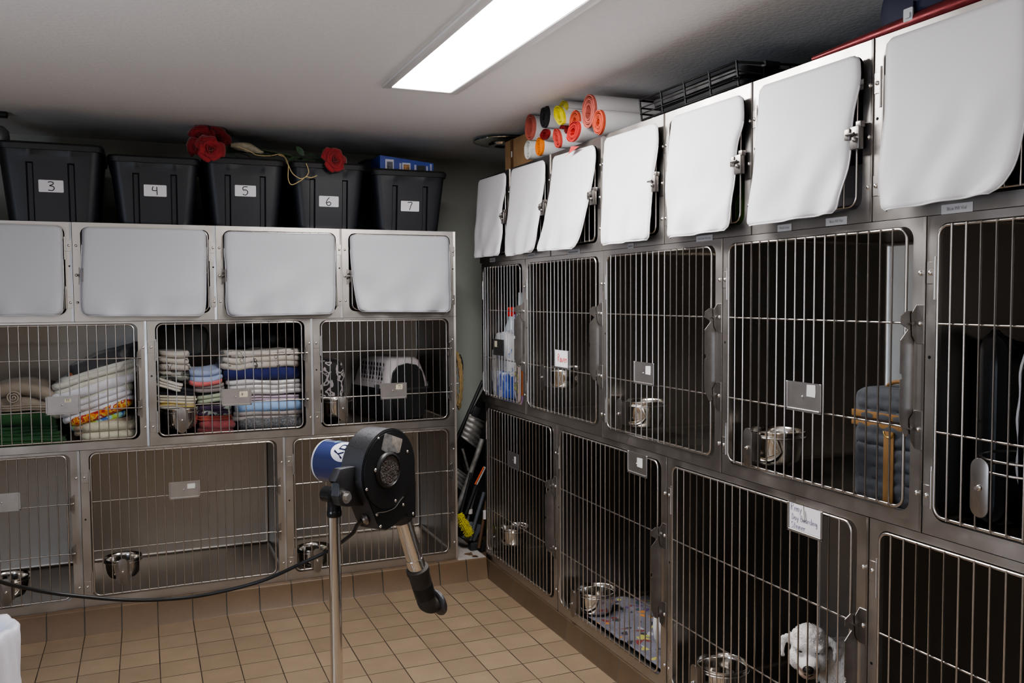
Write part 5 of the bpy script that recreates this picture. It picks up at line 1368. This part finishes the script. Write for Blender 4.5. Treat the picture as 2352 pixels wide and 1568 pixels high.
pipe([al(.075), al(.078), al(.122), al(.126)], [.035, .0355, .0345, .033], 'rubber_band', RUBBER)
e0 = al(.126)
el_ = spline([Vector((e0[0], .041, e0[1])), Vector((e0[0]+.008, .040, e0[1]-.022)), Vector((e0[0]+.026, .034, e0[1]-.036)), Vector((e0[0]+.046, .028, e0[1]-.034))], 12)
MB().tube([p+o for p in el_], [.033, .033, .033, .033, .033, .032, .031, .030, .029, .028, .028, .028, .029], 24).build('elbow', mat('rough_dark_sleeve', (.055, .048, .042), .75), t, smooth=50)
qd = (el_[-1]-el_[-2]).normalized(); Mq = T(*(el_[-1]+o)) @ qd.to_track_quat('Z', 'Y').to_matrix().to_4x4()
MB().lathe([(.028, -.006), (.044, -.002), (.047, .004), (.045, .010), (.038, .012), (.030, .006), (.026, -.01)], 36, M=Mq).build('nozzle_flange', HAMMER, t, smooth=50)
# pivot bracket, knuckle and pole
pb_ = Vector((-.155, .046, Cb.z-.049))
MB().prism([(-.108, .036), (-.176, .039), (-.200, .006), (-.178, -.004), (-.190, -.040), (-.178, -.070), (-.150, -.080), (-.075, -.092), (-.085, -.020)], -.056, -.026, M=MC @ XZ, bev=.004).build('pivot_lug', HAMMER, t, smooth=30)
MB().cyl(pb_+Vector((0, -.018, 0)), pb_+Vector((0, -.024, 0)), .019, 20).cyl(pb_+Vector((0, -.022, 0)), pb_+Vector((0, -.033, 0)), .012, 6).build('pivot_bolt', SCREW, t, smooth=30)
m = MB()
for k in range(5): m.lathe([(.026-.002*k, -.004), (.030-.002*k, 0), (.026-.002*k, .004)], 28, M=T(pb_.x, pb_.y+.008+.007*k, pb_.z) @ RX(-90), caps=True)
m.build('pivot_washer', MATBLK, t, smooth=50)
poleX, poleY = pb_.x+.002, pb_.y+.030
zt_ = Cb.z-.098
m = MB(); m.tube(spline([(poleX, poleY-.02, pb_.z+.004), (poleX, poleY+.004, pb_.z-.012), (poleX, poleY, zt_+.035), (poleX, poleY, zt_)], 14), [.020, .022, .023, .023, .022, .021, .021, .020, .020, .020, .020, .020, .020, .021, .021], 20)
m.cyl((poleX, poleY-.030, pb_.z), (poleX, poleY+.036, pb_.z), .024, 24)
m.lathe([(.0205, 0), (.0222, .004), (.0222, .016), (.0205, .020)], 24, M=T(poleX, poleY, zt_-.016))
m.build('knuckle', mat('gloss_black_casting', (.016, .016, .017), .18), t, smooth=45)
MB().cyl((poleX, poleY+.036, pb_.z+.002), (poleX, poleY+.046, pb_.z+.002), .008, 8).build('pivot_nut', SCREW, t)
MB().cyl((poleX, poleY, .06), (poleX, poleY, zt_-.010), .0185, 28).build('pole', CHROME, t, smooth=50)
for k in range(5):
    a = R(72*k+10); c_, s_ = math.cos(a), math.sin(a)
    MB().tube([(poleX+.02*c_, poleY+.02*s_, .10), (poleX+.16*c_, poleY+.16*s_, .075), (poleX+.27*c_, poleY+.27*s_, .062)], [.016, .013, .011], 10).build('leg', CHROME, t)
    MB().lathe([(.001, -.008), (.022, -.009), (.025, -.005), (.025, .005), (.022, .009), (.001, .008)], 16, M=T(poleX+.27*c_, poleY+.27*s_, .0255) @ RX(90)).build('caster', RUBBER, t)
MB().lathe([(.030, 0), (.030, .07), (.019, .08)], 20, M=T(poleX, poleY, .065)).build('hub', MATBLK, t)
# cable gland + cord
gl = Vector((-.082, 0, -.148))
g_ = MC @ T(-.088, .020, -.128)
MB().lathe([(.017, 0), (.017, .006), (.011, .008), (.008, .014)], 18, M=MC @ T(-.056, .036, -.138) @ RZ(-25) @ RY(-105)).build('cable_gland', LATCH, t, smooth=40)
Mw = Matrix.Translation((Cb.x, Cb.y, 0)) @ Matrix.Rotation(TH, 4, 'Z')
st0 = Mw @ Vector((-.064, .038, Cb.z-.140)); st1 = Mw @ Vector((-.092, .048, Cb.z-.155))
pts = [st0, st0.lerp(dep(806, 1226, 2.76), .5)+Vector((0, 0, .006)), dep(806, 1228, 2.76), dep(755, 1264, 2.88), dep(700, 1290, 2.9), dep(600, 1334, 2.95), dep(480, 1364, 2.95), (dep(380, 1376, 2.9)), dep(280, 1377, 2.85), dep(140, 1364, 2.75), dep(60, 1350, 2.65), dep(0, 1335, 2.55), dep(-90, 1300, 2.45), dep(-220, 1240, 2.4)]
cd = thing('power_cord', 'black power cord swagging from the dryer across the bottom left cages', 'cord', pts[0])
MB().tube([p-pts[0] for p in spline(pts, 120)], .0062, 10).build('cable', RUBBER, cd, smooth=60)
# ------------------------------------------------------------------ waste bin with a white liner, lower left
b_ = dep(-79, 1480, 2.38)
t = thing('waste_bin', 'waste bin with a crumpled white liner at the lower left corner', 'bin', (b_.x, b_.y, 0))
zr = b_.z+.02; rb = .092*1.02
MB().lathe([(.001, .001), (.085, .001), (.09, .01), (rb+.02, zr-.02), (rb+.022, zr), (rb+.016, zr), (.085, .02), (.001, .012)], 40).build('bin_body', mat('grey_bin', (.30, .30, .31), .5), t, smooth=40)
rows = []
for i in range(26):
    q = i/25; row = []
    for j in range(72):
        a = 2*PI*j/72
        if q < .35: f = q/.35; r_ = rb*(.55+.43*f); z = zr-.20+.205*f
        elif q < .5: f = (q-.35)/.15; r_ = rb+.034*f+.008*math.sin(PI*f); z = zr+.005+.014*math.sin(PI*f)
        else: f = (q-.5)/.5; r_ = rb+.034-.002*f; z = zr-.0-.26*f
        w_ = .007*nz((math.cos(a)*2, math.sin(a)*2, z*4), 3.2, 3)+.004*math.sin(a*17+6*nz((math.cos(a), math.sin(a), z*3), 2, 1))*(.3+q*.7)
        row.append(((r_+w_)*math.cos(a), (r_+w_)*math.sin(a), z+.008*nz((math.cos(a)*2, math.sin(a)*2, q), 2.5, 8)))
    rows.append(row)
MB().grid(rows, wrap=True).build('bin_liner', mat('white_bin_liner', (.72, .72, .80), .4, bump=.5, bscale=26, bdist=.005), t, smooth=80, solid=.001)

# ------------------------------------------------------------------ white dog
zc = ZR[0]+.0205
HC = Vector((.190, -2.318, .437))
fd = Vector((CAM.x-HC.x, CAM.y-HC.y, 0)).normalized(); fd = (fd+Vector((0, 0, -.10))).normalized()
sd_ = Vector((0, 0, 1)).cross(fd).normalized(); ud = fd.cross(sd_)*1.0
def hp(f, s, u): return HC+fd*f+sd_*s+ud*u
bm = bmesh.new()
def el(c, rx, ry, rz, rot=None, seg=20):
    M_ = Matrix.Translation(c) @ (rot.to_4x4() if rot is not None else Matrix.Identity(4)) @ Matrix.Diagonal((rx, ry, rz, 1))
    bmesh.ops.create_uvsphere(bm, u_segments=seg, v_segments=seg//2+2, radius=1, matrix=M_)
HR = Matrix((fd, sd_, ud)).transposed()
def chain(pts, rs, n=7):
    P = [Vector(p) for p in pts]
    for i in range(len(P)-1):
        for k in range(n+1):
            f = k/n; r_ = rs[i]+(rs[i+1]-rs[i])*f; el(P[i].lerp(P[i+1], f), r_, r_, r_, seg=12)
el(hp(-.006, 0, .008), .060, .057, .054, HR); el(hp(-.002, 0, .030), .047, .050, .036, HR)
for s in (-1, 1): el(hp(.020, .036*s, -.036), .034, .024, .034, HR); el(hp(.036, .027*s, .010), .020, .022, .014, HR)
el(hp(.046, 0, -.038), .042, .036, .030, HR); el(hp(.074, 0, -.036), .022, .026, .021, HR); el(hp(.048, 0, -.064), .034, .033, .022, HR)
chest = Vector((.335, -2.350, .335)); rump = Vector((.470, -2.480, .370))
chain([hp(-.03, 0, -.02), hp(-.075, .0, -.075)+Vector((.01, -.01, 0)), chest+Vector((0, 0, .02))], [.045, .060, .088])
chain([chest, (chest+rump)/2+Vector((0, 0, .012)), rump], [.104, .112, .104], 9)
ax = (rump-chest).normalized(); sx = Vector((-ax.y, ax.x, 0)).normalized()
for s in (-1, 1):
    f0 = chest+sx*.055*s; chain([f0+Vector((0, 0, -.03)), f0+Vector((0, 0, -.12))-ax*.012, Vector((f0.x, f0.y, zc+.030))-ax*.018, Vector((f0.x, f0.y, zc+.018))-ax*.034], [.052, .036, .029, .026])
    r0 = rump+sx*.058*s; chain([r0+Vector((0, 0, -.02)), r0+Vector((0, 0, -.11))-ax*.030, Vector((r0.x, r0.y, zc+.085))+ax*.030, Vector((r0.x, r0.y, zc+.022))+ax*.012, Vector((r0.x, r0.y, zc+.018))-ax*.016], [.064, .046, .032, .027, .026])
chain([rump+ax*.07+Vector((0, 0, .05)), rump+ax*.11+Vector((0, 0, .11)), rump+ax*.07+Vector((0, 0, .16))], [.028, .026, .016])
for s, tip in ((1, .0), (-1, .0)):
    a = hp(-.006, .048*s, .022); b = hp(.006, .080*s, .012); c = hp(.020, .078*s, -.030)
    for k in range(9):
        f = k/8; p = a.lerp(b, min(1, f*2)) if f < .5 else b.lerp(c, f*2-1); el(p, .0065, .014-.007*f, .017-.007*f, HR, 12)
me = bpy.data.meshes.new('dog_raw'); bm.to_mesh(me); bm.free()
ob = bpy.data.objects.new('dog_raw', me); col.objects.link(ob)
md = ob.modifiers.new('r', 'REMESH'); md.mode = 'VOXEL'; md.voxel_size = .0050
m2 = ob.modifiers.new('s', 'SMOOTH'); m2.factor = .5; m2.iterations = 3
dg = bpy.context.evaluated_depsgraph_get(); dg.update()
me2 = bpy.data.meshes.new_from_object(ob.evaluated_get(dg)); bpy.data.objects.remove(ob)
t = thing('dog', 'small fluffy white dog standing in the bottom cage, face towards the bars', 'dog', (chest.x, chest.y, zc))
O = Vector((chest.x, chest.y, zc))
V = [v.co.copy() for v in me2.vertices]; Nn = [v.normal.copy() for v in me2.vertices]
fur = random.Random(5)
muz = hp(.055, 0, -.045)
for i, v in enumerate(V):
    dm = (v-hp(.07, 0, -.04)).length; k = min(1, max(.12, (dm-.02)/.06))
    V[i] = v+Nn[i]*k*(.0035*nz(v, 34, 2)+.0032*nz(v, 85, 5)+.0016*nz(v, 190, 8))
FUR = mat('white_dog_fur', (.84, .80, .77), .95, sheen=.5, bump=.5, bscale=260, bdist=.004, vary=.08, vscale=25)
TANF = mat('tan_muzzle_fur', (.58, .43, .35), .95, vary=.18, vscale=90, bump=.5, bscale=260, bdist=.003)
db = MB(); db.v = [tuple(v-O) for v in V]; db.f = [tuple(p.vertices) for p in me2.polygons]
mz = hp(.070, 0, -.056)
db.m = [1 if ((p.center-mz).length < .036+.008*noise.noise(p.center*90) and (p.center-HC).dot(ud) < -.036) else 0 for p in me2.polygons]
db.build('dog_body', [FUR, TANF], t, smooth=180)
# tufts of coat
tf = MB(); faces = [p for p in me2.polygons]; tot = len(faces)
tan = MB()
for k in range(9000):
    p = faces[fur.randrange(tot)]; c = p.center.copy(); n_ = p.normal.copy()
    dm = (c-hp(.085, 0, -.042)).length
    if dm < .030 or c.z < zc+.012: continue
    head = (c-HC).length < .11
    eye = min((c-hp(.056, .026, -.006)).length, (c-hp(.056, -.026, -.006)).length)
    if eye < .012: continue
    L_ = (.0065 if head else .009)*(.7+.6*fur.random())*(min(1, (dm-.02)/.07))
    d_ = (n_*.8+Vector((fur.uniform(-.35, .35), fur.uniform(-.35, .35), fur.uniform(-.9, -.2)))).normalized()
    s_ = n_.cross(d_); s_ = s_.normalized() if s_.length > 1e-4 else n_.orthogonal().normalized()
    w_ = .0015; b2 = n_.cross(s_)
    root = c-n_*.003
    mid = root+d_*L_*.55+n_*.002; tip = root+d_*L_+Vector((0, 0, -.003))
    (tan if ((c-mz).length < .036) else tf).add([root+s_*w_-O, root-s_*w_*.5+b2*w_*.8-O, root-s_*w_*.5-b2*w_*.8-O, mid+s_*w_*.6-O, mid-s_*w_*.6-O, tip-O], [(0, 1, 4, 3), (1, 2, 4), (2, 0, 3, 4), (3, 4, 5)])
tf.build('coat_fur', FUR, t, smooth=60)
tan.build('muzzle_fur', TANF, t, smooth=60)
NOSE = mat('dark_nose', (.016, .012, .011), .35, bump=.4, bscale=400, bdist=.0006)
m = MB(); m.ell((0, 0, 0), .012, .0175, .0135, 20, 12, M=Matrix.Translation(hp(.099, 0, -.033)-O) @ HR.to_4x4())
m.build('nose', NOSE, t, smooth=80)
for s in (-1, 1):
    m = MB(); m.ell((0, 0, 0), .004, .0070, .0018, 14, 10, M=Matrix.Translation(hp(.0535, .0255*s, .001)-O) @ HR.to_4x4()); m.build('eye', mat('dark_eye', (.012, .008, .007), .12), t, smooth=80)
MB().tube([hp(.082+.010*(1-abs(q)), .013*q, -.060+.003*abs(q))-O for q in (-1, -.5, 0, .5, 1)], .0016, 6).build('mouth', mat('dark_lip', (.05, .035, .03), .6), t, smooth=60)
bpy.data.meshes.remove(me2)
# ------------------------------------------------------------------ light
def area(name, loc, rot, sx, sy, power, color):
    l = bpy.data.lights.new(name, 'AREA'); l.shape = 'RECTANGLE'; l.size = sx; l.size_y = sy; l.energy = power; l.color = color
    o = bpy.data.objects.new(name, l); o.location = loc; o.rotation_euler = rot; col.objects.link(o); return o
area('panel_light', ((lx0+lx1)/2, (ly0+ly1)/2, CEIL-.02), (0, 0, 0), lx1-lx0, ly1-ly0, 35, (1, .97, .95))
area('rear_fill_light', (-1.9, -5.0, CEIL-.02), (0, 0, 0), .3, 1.2, 12, (1, .97, .95))  # unseen fill added behind the camera
area('window_light', (LEFT+.03, -3.0, 1.25), (0, R(-90), 0), 1.0, 1.3, 26, (.66, .80, 1))
area('upward_fill_light', (-2.3, -3.9, 1.05), (R(180), 0, 0), 1.2, 1.4, 26, (1, .96, .93))  # added fill that brightens the ceiling in place of light bounced off the floor
w = bpy.data.worlds.new('world'); scene.world = w; w.use_nodes = True
w.node_tree.nodes['Background'].inputs[0].default_value = (.02, .02, .022, 1)
scene.view_settings.view_transform = 'AgX'
scene.view_settings.look = 'AgX - Medium High Contrast'
scene.view_settings.exposure = 0.14
cy = scene.cycles
cy.use_denoising = True
cy.use_adaptive_sampling = True; cy.adaptive_threshold = .025; cy.adaptive_min_samples = 24
cy.max_bounces = 6; cy.diffuse_bounces = 4; cy.glossy_bounces = 4; cy.transmission_bounces = 4
cy.sample_clamp_indirect = 6; cy.caustics_reflective = False; cy.caustics_refractive = False
